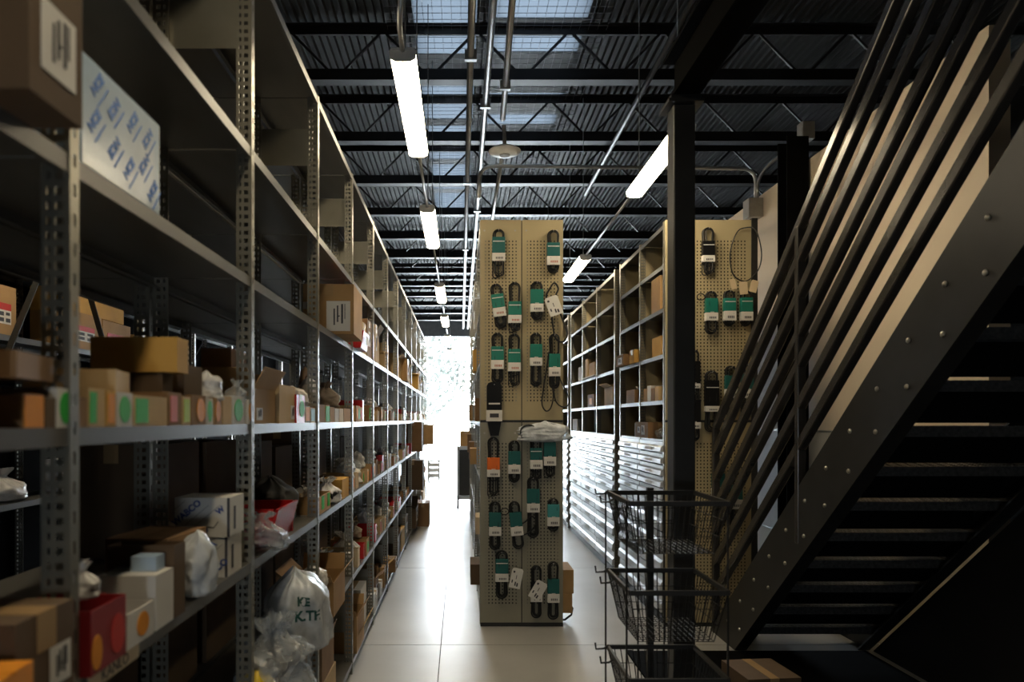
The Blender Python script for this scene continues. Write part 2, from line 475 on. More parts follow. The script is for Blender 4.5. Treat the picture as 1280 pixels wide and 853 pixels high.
def pipe(name, label, pts, r, m='conduit', cat='pipe', clamps=()):
    t = thing(name, label, cat, pts[0])
    p0 = Vector(pts[0])
    MB().tube([Vector(p) - p0 for p in pts], r, 8).build('tube', m, t, smooth=True)
    for c in clamps:
        c = Vector(c) - p0
        MB().box(c.x - r*1.7, c.x + r*1.7, c.y - 0.02, c.y + 0.02, c.z - r*1.5, c.z + r*1.5).build('coupling', m, t)
def arc(pts, rad, n=5):
    """round the corners of a polyline"""
    pts = [Vector(p) for p in pts]; out = [pts[0]]
    for a, b, c in zip(pts, pts[1:], pts[2:]):
        d1, d2 = (a-b).normalized(), (c-b).normalized()
        r = min(rad, (a-b).length*0.45, (c-b).length*0.45)
        p, q = b + d1*r, b + d2*r
        for i in range(n+1):
            s = i/n
            out.append(p*(1-s)**2 + b*2*s*(1-s) + q*s**2)
    return out + [pts[-1]]
for i in range(len(rowA) - 1):
    pipe('conduit', 'thin conduit linking the %s and %s strip lights of left aisle' % (ORD[i+1], ORD[i+2]), [(XA, rowA[i][1] + 0.004, LZ + 0.045), (XA, rowA[i+1][0] - 0.004, LZ + 0.045)], 0.011, cat='conduit')
for i in range(len(rowB) - 1):
    pipe('conduit', 'thin conduit linking the %s and %s strip lights of right aisle' % (ORD[i+1], ORD[i+2]), [(XB, rowB[i][1] + 0.004, LZ + 0.045), (XB, rowB[i+1][0] - 0.004, LZ + 0.045)], 0.011, cat='conduit')
pipe('conduit', 'bent conduit feeding the nearest strip light of the left aisle', arc([(XA, 3.276, LZ + 0.045), (XA, 3.10, LZ + 0.06), (XA + 0.02, 3.02, LZ + 0.22), (-0.12, 2.9, 3.78)], 0.1), 0.012, cat='conduit')
pipe('ceiling_pipe', 'grey pipe running lengthwise overhead, left of the pair near ceiling', [(0.085, 3.0, 4.70), (0.085, 23.5, 4.70)], 0.030, clamps=[(0.085, y, 4.70) for y in (5.9, 9.0, 12.5)])
pipe('ceiling_pipe', 'grey pipe running lengthwise overhead, right of the pair near ceiling', [(0.245, 3.0, 4.70), (0.245, 5.4, 4.70), (0.245, 23.5, 4.70)], 0.030, clamps=[(0.245, y, 4.70) for y in (6.8, 10.2)])
pipe('ceiling_pipe', 'thin grey pipe ending above the round ceiling sensor', [(0.37, 4.3, 4.75), (0.39, 6.35, 4.35)], 0.026, clamps=[(0.384, 5.9, 4.44)])
pipe('ceiling_pipe', 'thin grey pipe going on behind the round ceiling sensor', [(0.40, 6.65, 4.10), (0.40, 9.4, 4.10)], 0.020)
pipe('ceiling_pipe', 'dark pipe running lengthwise overhead right of the belt display', [(1.75, 4.2, 4.72), (1.75, 9.6, 4.72)], 0.028, 'joist')
pipe('conduit', 'long cross conduit bending down to the grey junction box on cream wall', arc([(0.18, 6.62, 3.7), (0.18, 6.62, 4.01), (0.6, 6.62, 4.01), (2.86, 6.62, 3.985), (2.86, 6.62, 3.68)], 0.22), 0.018, cat='conduit')
pipe('conduit', 'short conduit slanting down from dark beam to grey junction box', arc([(3.18, 6.35, 4.17), (2.93, 6.55, 3.98), (2.87, 6.60, 3.86), (2.87, 6.61, 3.68)], 0.1), 0.016, cat='conduit')
t = thing('junction_box', 'grey metal junction box at the top of cream wall', 'junction box', (2.83, 6.60, 3.50))
MB().box(-0.07, 0.07, -0.06, 0.08, 0, 0.18).build('case', 'galv_box', t, bevel=0.004)
MB().box(-0.06, 0.06, -0.066, -0.061, 0.01, 0.17).build('cover', 'galv_box', t)
MB().tube([(0.07, -0.02, 0.07), (0.12, -0.02, 0.065), (0.2, -0.02, 0.06)], 0.012).build('stub_conduit', 'conduit', t)
t = thing('junction_box', 'small grey conduit body high on dark beam near stairs', 'junction box', (3.20, 6.35, 4.15))
MB().box(-0.05, 0.07, -0.05, 0.05, 0, 0.16).build('case', 'galv_box', t, bevel=0.004)
MB().box(-0.045, 0.065, -0.056, -0.051, 0.01, 0.15).build('cover', 'galv_box', t)
t = thing('ceiling_sensor', 'round white dish hanging below pipe over the belt display', 'ceiling sensor', (0.415, 6.45, 4.05))
MB().lathe([(0.02, 0.0), (0.10, 0.008), (0.15, 0.03), (0.152, 0.04), (0.12, 0.06), (0.05, 0.075), (0.02, 0.08)], 28).build('dish', 'lamp_white', t, smooth=True)
MB().lathe([(0.045, -0.008), (0.05, 0.004), (0.048, 0.008)], 20).build('lens_ring', 'galv_box', t)
MB().tube([(0, 0, 0.08), (-0.01, -0.03, 0.27)], 0.018).build('stem', 'conduit', t)

# ------------------------------------------------------------------ outside: trees in the overcast glare
def tree(loc, h, rad, seed, label, leafm):
    r = random.Random(seed)
    t = thing('tree', label, 'tree', loc, 0, 'trees outside the open door')
    MB().tube([(0,0,0), (0.05,0,h*0.3), (-0.05,0.03,h*0.7)], 0.16, 8).build('trunk', 'bark', t)
    mb = MB()
    blobs = [(r.uniform(-.6,.6)*rad, r.uniform(-.6,.6)*rad, h*r.uniform(.35,.92), rad*r.uniform(.35,.6)) for _ in range(9)]
    for i in range(2600):
        b = r.choice(blobs)
        d = Vector((r.gauss(0,1), r.gauss(0,1), r.gauss(0,1))).normalized() * b[3] * r.uniform(.6, 1.05)
        p = Vector(b[:3]) + d
        a = Vector((r.gauss(0,1), r.gauss(0,1), r.gauss(0,1))).normalized()
        c = a.orthogonal().normalized(); e = a.cross(c); s = r.uniform(.09, .2)
        n = len(mb.v)
        mb.v += [tuple(p + c*s), tuple(p + e*s*.5), tuple(p - c*s), tuple(p - e*s*.5)]
        mb.f.append((n, n+1, n+2, n+3))
    tag(mb.build('crown', leafm, t), kind='stuff')
for i, (a, b, h, rd, lab, lm) in enumerate([(-2.2, 38, 6.4, 2.3, 'pale tree outside the far door beside the left rack end', 'leaf_pale'), (0.2, 44, 7.6, 2.6, 'taller pale tree centred in the far doorway', 'leaf'), (4.6, 40, 6.0, 2.4, 'pale tree outside seen through the right aisle', 'leaf_pale')]):
    tree((a, b, -0.02), h, rd, 30 + i, lab, lm)

# ------------------------------------------------------------------ perforated sheet metal
def perf(mb, axis, o, w, h, cols, pitch, hh, th, z_a=None, z_b=None):
    """upright perforated strip: spans w along 'x' or 'y' from o, height h, real holes in columns cols=[(u0,u1)]"""
    def bx(u0, u1, z0, z1):
        if axis == 'x': mb.box(min(o[0]+u0, o[0]+u1), max(o[0]+u0, o[0]+u1), o[1], o[1]+th, o[2]+z0, o[2]+z1)
        else: mb.box(o[0], o[0]+th, min(o[1]+u0, o[1]+u1), max(o[1]+u0, o[1]+u1), o[2]+z0, o[2]+z1)
    za = pitch if z_a is None else z_a
    zb = h - pitch if z_b is None else z_b
    u = 0.0
    for a, b in cols:
        bx(u, a, 0, h); u = b
        z, prev = za, 0.0
        while z + hh < zb:
            bx(a, b, prev, z); prev = z + hh; z += pitch
        bx(a, b, prev, h)
    bx(u, w, 0, h)

def post_mesh(sx, h=3.05):
    """slotted angle post: corner at origin, front flange along +Y, side flange along sx*X"""
    mb = MB()
    perf(mb, 'y', (-0.001, -0.014, 0), 0.028, h, [(0.011, 0.018)], 0.0508, 0.022, 0.002)
    if sx > 0: perf(mb, 'x', (0, -0.014, 0), 0.048, h, [(0.010, 0.024), (0.032, 0.039)], 0.0254, 0.013, 0.002)
    else:
        q = MB(); perf(q, 'x', (0, -0.014, 0), 0.048, h, [(0.010, 0.024), (0.032, 0.039)], 0.0254, 0.013, 0.002)
        q.v = [(-a, b, c) for a, b, c in q.v]
        n = len(mb.v); mb.v += q.v; mb.f += [tuple(n+i for i in f) for f in q.f]
    return mb
POST_R = post_mesh(1).mesh('upright_post', 'rack_steel')     # flange runs towards +X
POST_L = post_mesh(-1).mesh('upright_post', 'rack_steel')    # flange runs towards -X
def shelf_mesh(depth, length, lip=0.032):
    mb = MB()
    mb.box(-depth, 0, 0.004, length - 0.004, -0.002, 0)
    mb.box(-0.002, 0, 0.004, length - 0.004, -lip, -0.002).box(-0.016, -0.002, 0.004, length - 0.004, -lip, -lip + 0.002)
    mb.box(-depth, -depth + 0.002, 0.004, length - 0.004, -lip, -0.002).box(-depth + 0.002, -depth + 0.016, 0.004, length - 0.004, -lip, -lip + 0.002)
    return mb.mesh('shelf', 'shelf_steel')

LEV = [0.075, 0.593, 1.10, 1.537, 2.0, 2.41, 3.045]
N0, N1, PY0 = -1, 12, 1.165
XF, D = -0.66, 0.31
def left_run(name, label, xf, facing, n0, n1, levels, plates=True, brace=False):
    """run of open shelving; its aisle face at xf looks towards facing (+1 = +X)"""
    t = thing(name, label, 'shelving', (xf, PY0, 0))
    xb = -facing * D
    sh = shelf_mesh(D - 0.004, 1.0)
    for n in range(n0, n1 + 1):
        inst(POST_L if facing > 0 else POST_R, 'upright_post', t, (0, n, 0))
        inst(POST_R if facing > 0 else POST_L, 'upright_post', t, (xb, n, 0))
        if plates:
            for za, zb in ((2.73, 2.90), (0.25, 0.42)):
                MB().box(min(xb, 0) + 0.045, max(xb, 0) - 0.045, n + 0.002, n + 0.004, za, zb).build('gusset_plate', 'rack_steel', t)
    for n in range(n0, n1):
        for z in levels:
            if facing > 0: inst(sh, 'shelf', t, (-0.002, n, z))
            else: inst(sh, 'shelf', t, (0.002, n + 1.0, z), (0, 0, math.pi))
        if brace:
            MB().box(xb - 0.006, xb - 0.003, n + 0.01, n + 0.99, 0.05, 3.0).build('back_panel', 'matte_black', t)  # black sheet added to close the view and keep the background dark
            for (za, zb) in ((1.6, 2.35), (2.35, 1.6)):
                MB().bar((xb, n + 0.02, za), (xb, n + 0.98, zb), 0.004, 0.02, (1, 0, 0)).build('cross_brace', 'rack_dark', t)
    return t
left_run('shelving_rack', 'long open steel shelving rack lining the left aisle', XF, 1, N0, N1, LEV)
left_run('shelving_rack', 'back half of left shelving, behind the stocked aisle side', XF - D - 0.012 - D, -1, 0, 9, [0.075, 0.593, 1.10, 1.537, 2.0, 2.41, 3.045], True)
left_run('shelving_rack', 'second shelving rack beyond, holding cartons with red labels', -2.40, 1, -1, 8, [0.593, 1.10, 1.537, 2.0, 2.41], False, True)
t = thing('tie_brace', 'black diagonal brace strap crossing in front of red-labelled cartons', 'brace', (-2.33, 3.3, 1.537))
MB().bar((0, 0, 0), (0, 0.5, 0.86), 0.005, 0.035, (1, 0, 0)).build('strap', 'rack_dark', t)
MB().bar((0, 0.95, 0.86), (0, 1.45, 0), 0.005, 0.035, (1, 0, 0)).build('strap', 'rack_dark', t)

# ------------------------------------------------------------------ centre rack with its pegboard end
CX0, CX1, CY0, CY1 = 0.144, 0.768, 5.16, 11.16
t = thing('shelving_rack', 'double-sided steel shelving rack behind the tall belt display', 'shelving', (CX0, CY0, 0))
csh = shelf_mesh(D - 0.004, 1.0)
for n in range(7):
    for xx, me in ((0, POST_R), (D, POST_L), (D + 0.004, POST_R), (CX1 - CX0, POST_L)):
        inst(me, 'upright_post', t, (xx, n + 0.02, 0))
for n in range(6):
    for z in LEV:
        inst(csh, 'shelf', t, (0.002, n + 1.02, z), (0, 0, math.pi))
        inst(csh, 'shelf', t, (CX1 - CX0 - 0.002, n + 0.02, z))
for n in (0, 3):
    MB().box(0.02, CX1 - CX0 - 0.02, n + 0.03, n + 0.034, 0.1, 3.0).build('inner_panel', 'rack_dark', t)

def peg_panel(w, h, ncol, margin, za=0.2, m='peg_beige'):
    mb = MB()
    cols = [(margin + i * 0.0254, margin + i * 0.0254 + 0.009) for i in range(ncol)]
    perf(mb, 'x', (0, 0, 0), w, h, cols, 0.0254, 0.012, 0.002, za, h - za)
    mb.box(0, 0.002, 0.002, 0.022, 0, h).box(w - 0.002, w, 0.002, 0.022, 0, h).box(0.002, w - 0.002, 0.002, 0.022, 0, 0.002).box(0.002, w - 0.002, 0.002, 0.022, h - 0.002, h)
    return mb.mesh('pegboard_panel', m)
PEG_Y = 5.115
t = thing('pegboard_display', 'beige four-panel pegboard on the end of the centre rack', 'pegboard', (CX0, PEG_Y, 0))
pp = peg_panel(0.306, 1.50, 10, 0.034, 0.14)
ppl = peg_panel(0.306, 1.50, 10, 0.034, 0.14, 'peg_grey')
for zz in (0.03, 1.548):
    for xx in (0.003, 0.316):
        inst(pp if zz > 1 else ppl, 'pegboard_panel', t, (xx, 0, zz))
        for dx in (0.03, 0.26):
            MB().lathe([(0.006, -0.003), (0.008, 0.0)], 8).move(Matrix.Translation((xx + dx, -0.002, zz + 1.42)) @ Matrix.Rotation(math.pi/2, 4, 'X')).build('screw', 'bolt_zinc', t)
MB().box(0.309, 0.316, 0.004, 0.02, 0.03, 3.045).build('centre_strip', 'rack_dark', t)
MB().box(0.003, 0.622, 0.003, 0.022, 1.530, 1.548).build('cross_strip', 'rack_dark', t)
for xx in (0.25, 0.335, 0.58, 0.02):
    MB().box(xx, xx + 0.04, -0.004, 0.0, 1.534, 1.546).build('clip', 'black_paint', t)
MB().box(0.003, 0.622, 0.0, 0.03, 0.0, 0.03).build('toe_rail', 'rack_dark', t)

# ------------------------------------------------------------------ right rack: shelves above, drawers below
RX = 1.535
RLEV = [1.40, 1.70, 2.05, 2.40, 2.73, 3.03]
RW = 0.31
t = thing('shelving_rack', 'right aisle steel shelving with pale drawers below and open shelves above', 'shelving', (RX, 5.16, 0))
drows = [(1.385 - 0.09 * i, 0.09) for i in range(6)] + [(1.385 - 0.54 - 0.155 * i, 0.155) for i in range(5)]
def drawer_mesh(L, h):
    # profile in (x,z): x negative = out into the aisle
    p = [(0.0, -0.004), (-0.004, -0.006), (-0.004, -h*0.36), (-0.020, -h*0.50), (-0.024, -h*0.86), (-0.020, -h*0.90), (0.0, -h*0.90)]
    return MB().prism(p, 'y', 0.012, L - 0.012).mesh('drawer', 'drawer')
def card_mesh(L, h):
    return MB().box(-0.0265, -0.0245, L*0.36, L*0.64, -h*0.80, -h*0.56).mesh('label_holder', 'label_white')
units = [[5.17, 5.86, 6.58], [6.82, 7.72, 8.62, 9.52], [9.78, 10.7, 11.6]]
PANEL_H = 3.05
for u in units:
    for i, yy in enumerate(u):
        y = yy - 5.16
        inst(POST_R, 'upright_post', t, (0, y, 0))
        MB().box(0.004, RW, y + 0.002, y + 0.006, 0.03, PANEL_H - 0.02).build('side_panel', 'peg_beige', t)
    for a, b in zip(u, u[1:]):
        L = b - a; y = a - 5.16
        me = shelf_mesh(RW - 0.006, L)
        for z in RLEV:
            inst(me, 'shelf', t, (0.002, y + L, z), (0, 0, math.pi))
        MB().box(RW - 0.004, RW, y + 0.006, y + L, 0.03, PANEL_H - 0.02).build('back_panel', 'rack_dark', t)
        MB().box(0.01, RW - 0.006, y + 0.008, y + L - 0.004, 0.03, 1.36).build('drawer_carcass', 'black_paint', t)
        d1, d2 = drawer_mesh(L, 0.09), drawer_mesh(L, 0.155)
        c1, c2 = card_mesh(L, 0.09), card_mesh(L, 0.155)
        for z, h in drows:
            o = inst(d1 if h < 0.1 else d2, 'drawer', t, (0.002, y, z))
            if a < 9: inst(c1 if h < 0.1 else c2, 'label_holder', o)
        MB().box(-0.002, 0.012, y, y + L, 0.0, 0.06).build('toe_kick', 'rack_dark', t)
t = thing('pegboard_display', 'beige pegboard on the end of the right rack behind black column', 'pegboard', (RX, PEG_Y, 0))
pp2 = peg_panel(0.64, 1.50, 23, 0.03, 0.14)
for zz in (0.03, 1.548):
    inst(pp2, 'pegboard_panel', t, (0.0, 0, zz))
MB().box(0.0, 0.64, 0.003, 0.022, 1.530, 1.548).build('cross_strip', 'rack_dark', t)
MB().box(0.002, 0.638, 0.024, 0.028, 0.03, 3.04).build('backing_panel', 'matte_black', t)
MB().box(0.64, 0.685, -0.01, 0.03, 0.0, 3.06).build('end_post', 'black_paint', t)
MB().box(0.0, 0.64, 0.0, 0.03, 0.0, 0.03).build('toe_rail', 'rack_dark', t)
t = thing('whiteboard', 'white board mounted low on the cream wall behind stair rails', 'whiteboard', (2.885, 4.7, 0.55))
MB().box(0, 0.012, 0, 2.0, 0, 0.9).build('panel', 'label_white', t)
for a in ((0, 2.0, 0.9, 0.915), (0, 2.0, -0.015, 0)):
    MB().box(-0.006, 0.014, a[0], a[1], a[2], a[3]).build('frame_bar', 'conduit', t)
mg = MB().lathe([(0.03, 0), (0.03, 0.012), (0.02, 0.018)], 14).move(Matrix.Rotation(-math.pi/2, 4, 'Y'))
tag(mg.build('magnet', 'film_blue', loc=(2.884, 6.05, 0.72)), 'round blue magnet stuck on the white board', 'magnet')

# ------------------------------------------------------------------ stock: cartons, bins, bags
def face_panel(face, sx, sy, h, u0, u1, v0, v1, oval=False, lift=0.0):
    """thin panel on a face of a box centred in x,y with base z=0; u,v are fractions of the face"""
    th = 0.0012
    W = sy if face in ('px', 'mx') else sx
    a0, a1 = (u0 - 0.5) * W, (u1 - 0.5) * W
    b0, b1 = v0 * h, v1 * h
    if oval:
        n = 14; cx, cz = (a0+a1)/2, (b0+b1)/2
        poly = [(cx + (a1-a0)/2*math.cos(2*math.pi*i/n), cz + (b1-b0)/2*math.sin(2*math.pi*i/n)) for i in range(n)]
    else: poly = [(a0,b0),(a1,b0),(a1,b1),(a0,b1)]
    mb = MB()
    if face == 'px': mb.prism(poly, 'x', sx/2 + lift, sx/2 + lift + th)
    elif face == 'mx': mb.prism(poly, 'x', -sx/2 - lift - th, -sx/2 - lift)
    else: mb.prism(poly, 'y', -sy/2 - lift - th, -sy/2 - lift)
    return mb

def carton(label, x0, x1, y0, y1, z0, h, col='card_tan', rot=0.0, opened=0, tape=None, panels=(), stickers=(), name='carton', cat='box', group=None, tilt=None):
    """closed (opened=0), open without flaps (1) or open with flaps (2) cardboard box with tape, labels and stickers"""
    sx, sy = x1 - x0, y1 - y0
    t = thing(name, label, cat, ((x0+x1)/2, (y0+y1)/2, z0), rot, group)
    if tilt: t.rotation_euler = (tilt[0], tilt[1], rot)
    mb = MB()
    X, Y = sx/2, sy/2
    if not opened:
        g = min(0.0015, sx*0.02)
        mb.box(-X, X, -Y, Y, 0.0, h - 0.003)
        if sx > sy: mb.box(-X, X, -Y, -g, h-0.003, h).box(-X, X, g, Y, h-0.003, h)
        else: mb.box(-X, -g, -Y, Y, h-0.003, h).box(g, X, -Y, Y, h-0.003, h)
        mb.build('body', col, t)
        if tape is None: tape = min(sx, sy) > 0.1
        if tape:
            tw = 0.024; d = min(0.06, h*0.4)
            q = MB()
            if sx > sy: q.box(-X-.001, X+.001, -tw, tw, h, h+.001).box(X, X+.001, -tw, tw, h-d, h).box(-X-.001, -X, -tw, tw, h-d, h)
            else: q.box(-tw, tw, -Y-.001, Y+.001, h, h+.001).box(-tw, tw, -Y-.001, -Y, h-d, h).box(-tw, tw, Y, Y+.001, h-d, h)
            q.build('tape', 'tape', t)
    else:
        th = 0.003
        mb.box(-X, X, -Y, Y, 0, th).box(-X, -X+th, -Y, Y, th, h).box(X-th, X, -Y, Y, th, h).box(-X+th, X-th, -Y, -Y+th, th, h).box(-X+th, X-th, Y-th, Y, th, h)
        mb.build('body', col, t)
        if opened == 2:
            fl = min(sx, sy) * 0.36
            for i, (ang) in enumerate((R.uniform(.3, 1.0), R.uniform(.5, 1.4), R.uniform(.2, .9), R.uniform(.6, 1.3))):
                s = [1, -1, 1, -1][i]
                if i < 2:
                    M = Matrix.Translation((s*X, 0, h)) @ Matrix.Rotation(s*ang, 4, 'Y') @ Matrix.Translation((0, 0, fl/2))
                    q = MB().obox(M, th, sy*0.97, fl)
                else:
                    M = Matrix.Translation((0, s*Y, h)) @ Matrix.Rotation(-s*ang, 4, 'X') @ Matrix.Translation((0, 0, fl/2))
                    q = MB().obox(M, sx*0.97, th, fl)
                q.build('flap', col, t)
    for (face, u0, u1, v0, v1) in panels:
        p = face_panel(face, sx, sy, h, u0, u1, v0, v1).build('shipping_label', 'label_white', t)
        du, dv = (u1-u0), (v1-v0)
        q = MB()
        for k, (a, b, c, d) in enumerate([(.30,.36,.2,.75), (.44,.5,.3,.85), (.44,.56,.48,.52), (.62,.70,.25,.9), (.76,.79,.4,.9)]):
            s = face_panel(face, sx, sy, h, u0+a*du, u0+b*du, v0+c*dv, v0+d*dv, lift=0.0012)
            n = len(q.v); q.v += s.v; q.f += [tuple(n+i for i in f) for f in s.f]
        q.build('print', 'print_dark', p)
    for (c, face, u0, u1, v0, v1, ov) in stickers:
        face_panel(face, sx, sy, h, u0, u1, v0, v1, ov).build('sticker', c, t)
    return t

def bag_mb(sx, sy, h, seed, neck=True, crumple=0.16):
    """crumpled bag resting on z=0; optional gathered neck with pleats"""
    NU, NV = 40, 26
    mb = MB()
    off = Vector((seed*3.1, seed*1.7, seed*0.9))
    lean = (noise.noise(off)*0.25, noise.noise(off + Vector((5, 0, 0)))*0.25)
    kp = 7 + int(seed) % 4
    for j in range(NV + 1):
        v = j / NV
        if neck:
            r = min(1.0, (v/0.10)**0.45) if v < 0.10 else 1.0
            if v > 0.45:
                s = min(1.0, (v - 0.45) / 0.37); s = s*s*(3 - 2*s); r = 1.0*(1-s) + 0.22*s
            if v > 0.82: r = 0.22 + 0.30*((v - 0.82)/0.18)**0.8
            pl = 0.04 + 0.30*max(0, min(1, (v - 0.4)/0.4))
        else:
            r = min(1.0, (v/0.12)**0.45) * (1.0 if v < 0.6 else max(0.03, 1 - ((v - 0.6)/0.4)**2.2))
            pl = 0.04
        for i in range(NU):
            a = 2*math.pi*i/NU
            q = Vector((math.cos(a)*1.3, math.sin(a)*1.3, v*2.4)) + off
            nz = noise.noise(q*1.3)*crumple*1.5 + (0.5 - abs(noise.noise(q*2.6)))*crumple*1.1 + (0.5 - abs(noise.noise(q*5.7)))*crumple*0.6
            rr = r * (1 + nz) * (1 + pl*math.sin(a*kp + 3*noise.noise(q)))
            z = v*h*(1 + (0.12*noise.noise(q*1.7) if v > 0.3 else 0))
            mb.v.append((math.cos(a)*rr*sx/2*0.86 + lean[0]*sx*v, math.sin(a)*rr*sy/2*0.86 + lean[1]*sy*v, max(z, 0.001)))
    for j in range(NV):
        for i in range(NU):
            mb.f.append((j*NU+i, j*NU+(i+1)%NU, (j+1)*NU+(i+1)%NU, (j+1)*NU+i))
    mb.f.append(tuple(range(NU-1, -1, -1)))
    if not neck: mb.f.append(tuple(NV*NU+i for i in range(NU)))
    return mb
def lumps(sx, sy, h, seed, n=9):
    r = random.Random(seed); mb = MB()
    for _ in range(n):
        c = Vector((r.uniform(-.28,.28)*sx, r.uniform(-.28,.28)*sy, r.uniform(.12,.5)*h))
        d = Vector((r.gauss(0,1), r.gauss(0,1), r.gauss(0,.5))).normalized()
        L, rad = r.uniform(.25,.5)*min(sx, sy), r.uniform(.06,.12)*min(sx, sy, h)
        mb.tube([c - d*L/2, c - d*L/4, c + d*L/4, c + d*L/2], rad, 10)
        mb.tube([c - d*L*.45, c - d*L*.3], rad*1.5, 10)
    return mb
def bag(label, x, y, z, sx, sy, h, seed, m='bag_clear', inside='dark_part', rot=0.0, neck=True, name='plastic_bag', crumple=0.16, group=None, tilt=None):
    t = thing(name, label, 'bag', (x, y, z), rot, group)
    if tilt: t.rotation_euler = (tilt[0], tilt[1], rot)
    o = bag_mb(sx, sy, h, seed, neck, crumple).build('film', m, t, smooth=True)
    if inside: lumps(sx, sy, h, seed).build('contents', inside, t, smooth=True)
    return t, o

def Yp(px, X=XF): return FPX * X / (px - VX)          # depth of a pixel column on a plane X = const

# --- eye-level shelf, nearest bays: small parts boxes with coloured stickers
E = LEV[3]
def small(label, p0, p1, top, col, st=None, ov=True, front=0.0, depth=0.26, su=(.15, .85), sv=(.1, .9)):
    y0, y1 = Yp(p0), Yp(p1)
    h = (VY + 4 - top) * (y0 + y1) / 2 / FPX
    return carton(label, XF - depth + front, XF + front - 0.003, y0 + .001, y1 - .001, E, h, col, 0, 1, panels=(),
                  stickers=[(st, 'px', su[0], su[1], sv[0], sv[1], ov)] if st else [], name='parts_box', group='small parts boxes on eye-level shelf')
small('parts box with a big green oval sticker just left of the nearest post', 73, 97, 480, 'card_white', 'st_green')
small('narrow brown parts box right of the nearest post', 101, 112, 492, 'card_brown')
small('tan parts box with tall green sticker right of the nearest post', 113, 134, 481, 'card_pale', 'st_green', False, su=(.05, .45))
small('narrow parts box with full orange sticker between two green ones', 135, 147, 484, 'card_yellow', 'st_orange', False)
small('white parts box with rounded green sticker under the long yellow carton', 148, 168, 487, 'card_white', 'st_green')
small('wide tan parts box with green sticker under the long yellow carton', 169, 211, 492, 'card_pale', 'st_green', False, su=(.05, .4))
small('parts box with a pink sticker near the yellow carton end', 212, 229, 488, 'card_brown', 'st_pink', False, su=(.15, .65))
small('slim parts box with lime sticker', 230, 240, 493, 'card_pale', 'st_lime', False)
small('brown parts box with narrow orange sticker beside the lime one', 241, 259, 492, 'card_brown', 'st_orange', su=(.35, .95))
small('slim parts box with green sticker between two orange ones', 260, 268, 496, 'card_white', 'st_green')
small('slim brown parts box with orange oval next to plain tan one', 269, 279, 496, 'card_tan', 'st_orange')
small('plain tan parts box without sticker near second post', 280, 291, 494, 'card_pale')
small('white parts box with green diamond-like sticker near second post', 292, 307, 494, 'card_white', 'st_green')
# orange bag and dark clutter left of the nearest post
small('parts box with large square orange label left of the nearest post', 31, 58, 487, 'card_brown', 'st_orange', False, su=(.04, .96), sv=(.02, .98))
small('plain dark brown parts box at far left of eye-level shelf', 59, 72, 492, 'card_dark')
carton('long yellow-tan carton lying on top of the small parts boxes', -0.865, -0.665, 1.595, 1.665, 1.662, 0.082, 'card_yellow', 0.03, 0, False)
carton('dark flattened carton supporting the long yellow carton', -0.90, -0.70, 1.60, 1.66, E + 0.072, 0.052, 'card_dark', 0, 0, False)
carton('grey-brown torn open carton lying on parts boxes beside nearest post', -0.84, -0.68, 1.30, 1.42, E + 0.066, 0.045, 'card_pale', 0.25, 1)
carton('brown carton tipped on the boxes left of the nearest post', -0.80, -0.66, 0.98, 1.12, E + 0.075, 0.04, 'card_brown', 0.2, 0, False)
carton('blurred brown carton at the left picture edge, eye level', -0.82, -0.64, 0.80, 0.93, E, 0.13, 'card_brown', 0.1, 0, True)
carton('dark charcoal carton behind the yellow carton end', -0.86, -0.69, 1.70, 1.82, E + 0.062, 0.09, 'card_dark', 0, 0, False)
carton('low tan carton under the dark charcoal one', -0.94, -0.925, 1.70, 1.82, E, 0.058, 'card_brown', 0, 0, False)
bag('white crumpled paper bag standing above parts boxes near second post', -0.70, 1.875, E + 0.058, 0.09, 0.06, 0.085, 5, 'bag_frost', None, neck=False)
bag('little clear plastic bag by the second post at eye level', -0.69, 2.08, E + 0.06, 0.07, 0.06, 0.075, 6, 'bag_clear', None, neck=True)
# bay two
def box_px(label, p0, p1, top, col, z=E, depth=0.25, front=0.0, opened=0, sticker=None, **k):
    y0, y1 = Yp(p0), Yp(p1)
    h = (VY - top) * (y0 + y1) / 2 / FPX + (EYE - z)
    return carton(label, XF - depth + front, XF + front - 0.003, y0 + .001, y1 - .001, z, h, col, 0, opened, stickers=[sticker] if sticker else [], **k)
small('white-edged parts box with orange oval right of second post', 311, 319, 499, 'card_white', 'st_orange')
carton('tall narrow brown carton standing behind second post', -0.86, -0.76, 2.26, 2.42, E, 0.25, 'card_brown', 0, 0, False)
carton('large tan carton with open top and white label at eye level', -0.90, -0.68, 2.23, 2.50, E, 0.118, 'card_tan', 0, 2, panels=[('px', .15, .4, .1, .45)])
carton('tan carton beside the large open one, label at its right', -0.88, -0.67, 2.52, 2.76, E, 0.145, 'card_pale', 0, 0, True, panels=[('px', .72, .95, .1, .48)])
box_px('red box with green oval sticker at eye level', 371.5, 382, 494, 'red_plastic', sticker=('st_green', 'px', .35, .95, .2, .8, True), name='red_parts_box')
box_px('slim white parts box with orange sticker beside the red box', 382.5, 388.5, 508, 'card_white', opened=1, sticker=('st_orange', 'px', .1, .9, .1, .95, False), name='parts_box')
box_px('slim parts box with teal sticker beside the third post', 389, 395, 510, 'card_pale', opened=1, sticker=('teal', 'px', .1, .9, .1, .95, False), name='parts_box')
bag('crumpled white paper wad above the slim boxes by third post', -0.74, 2.98, E + 0.05, 0.14, 0.14, 0.11, 8, 'paper', None, neck=False, name='paper_wad')
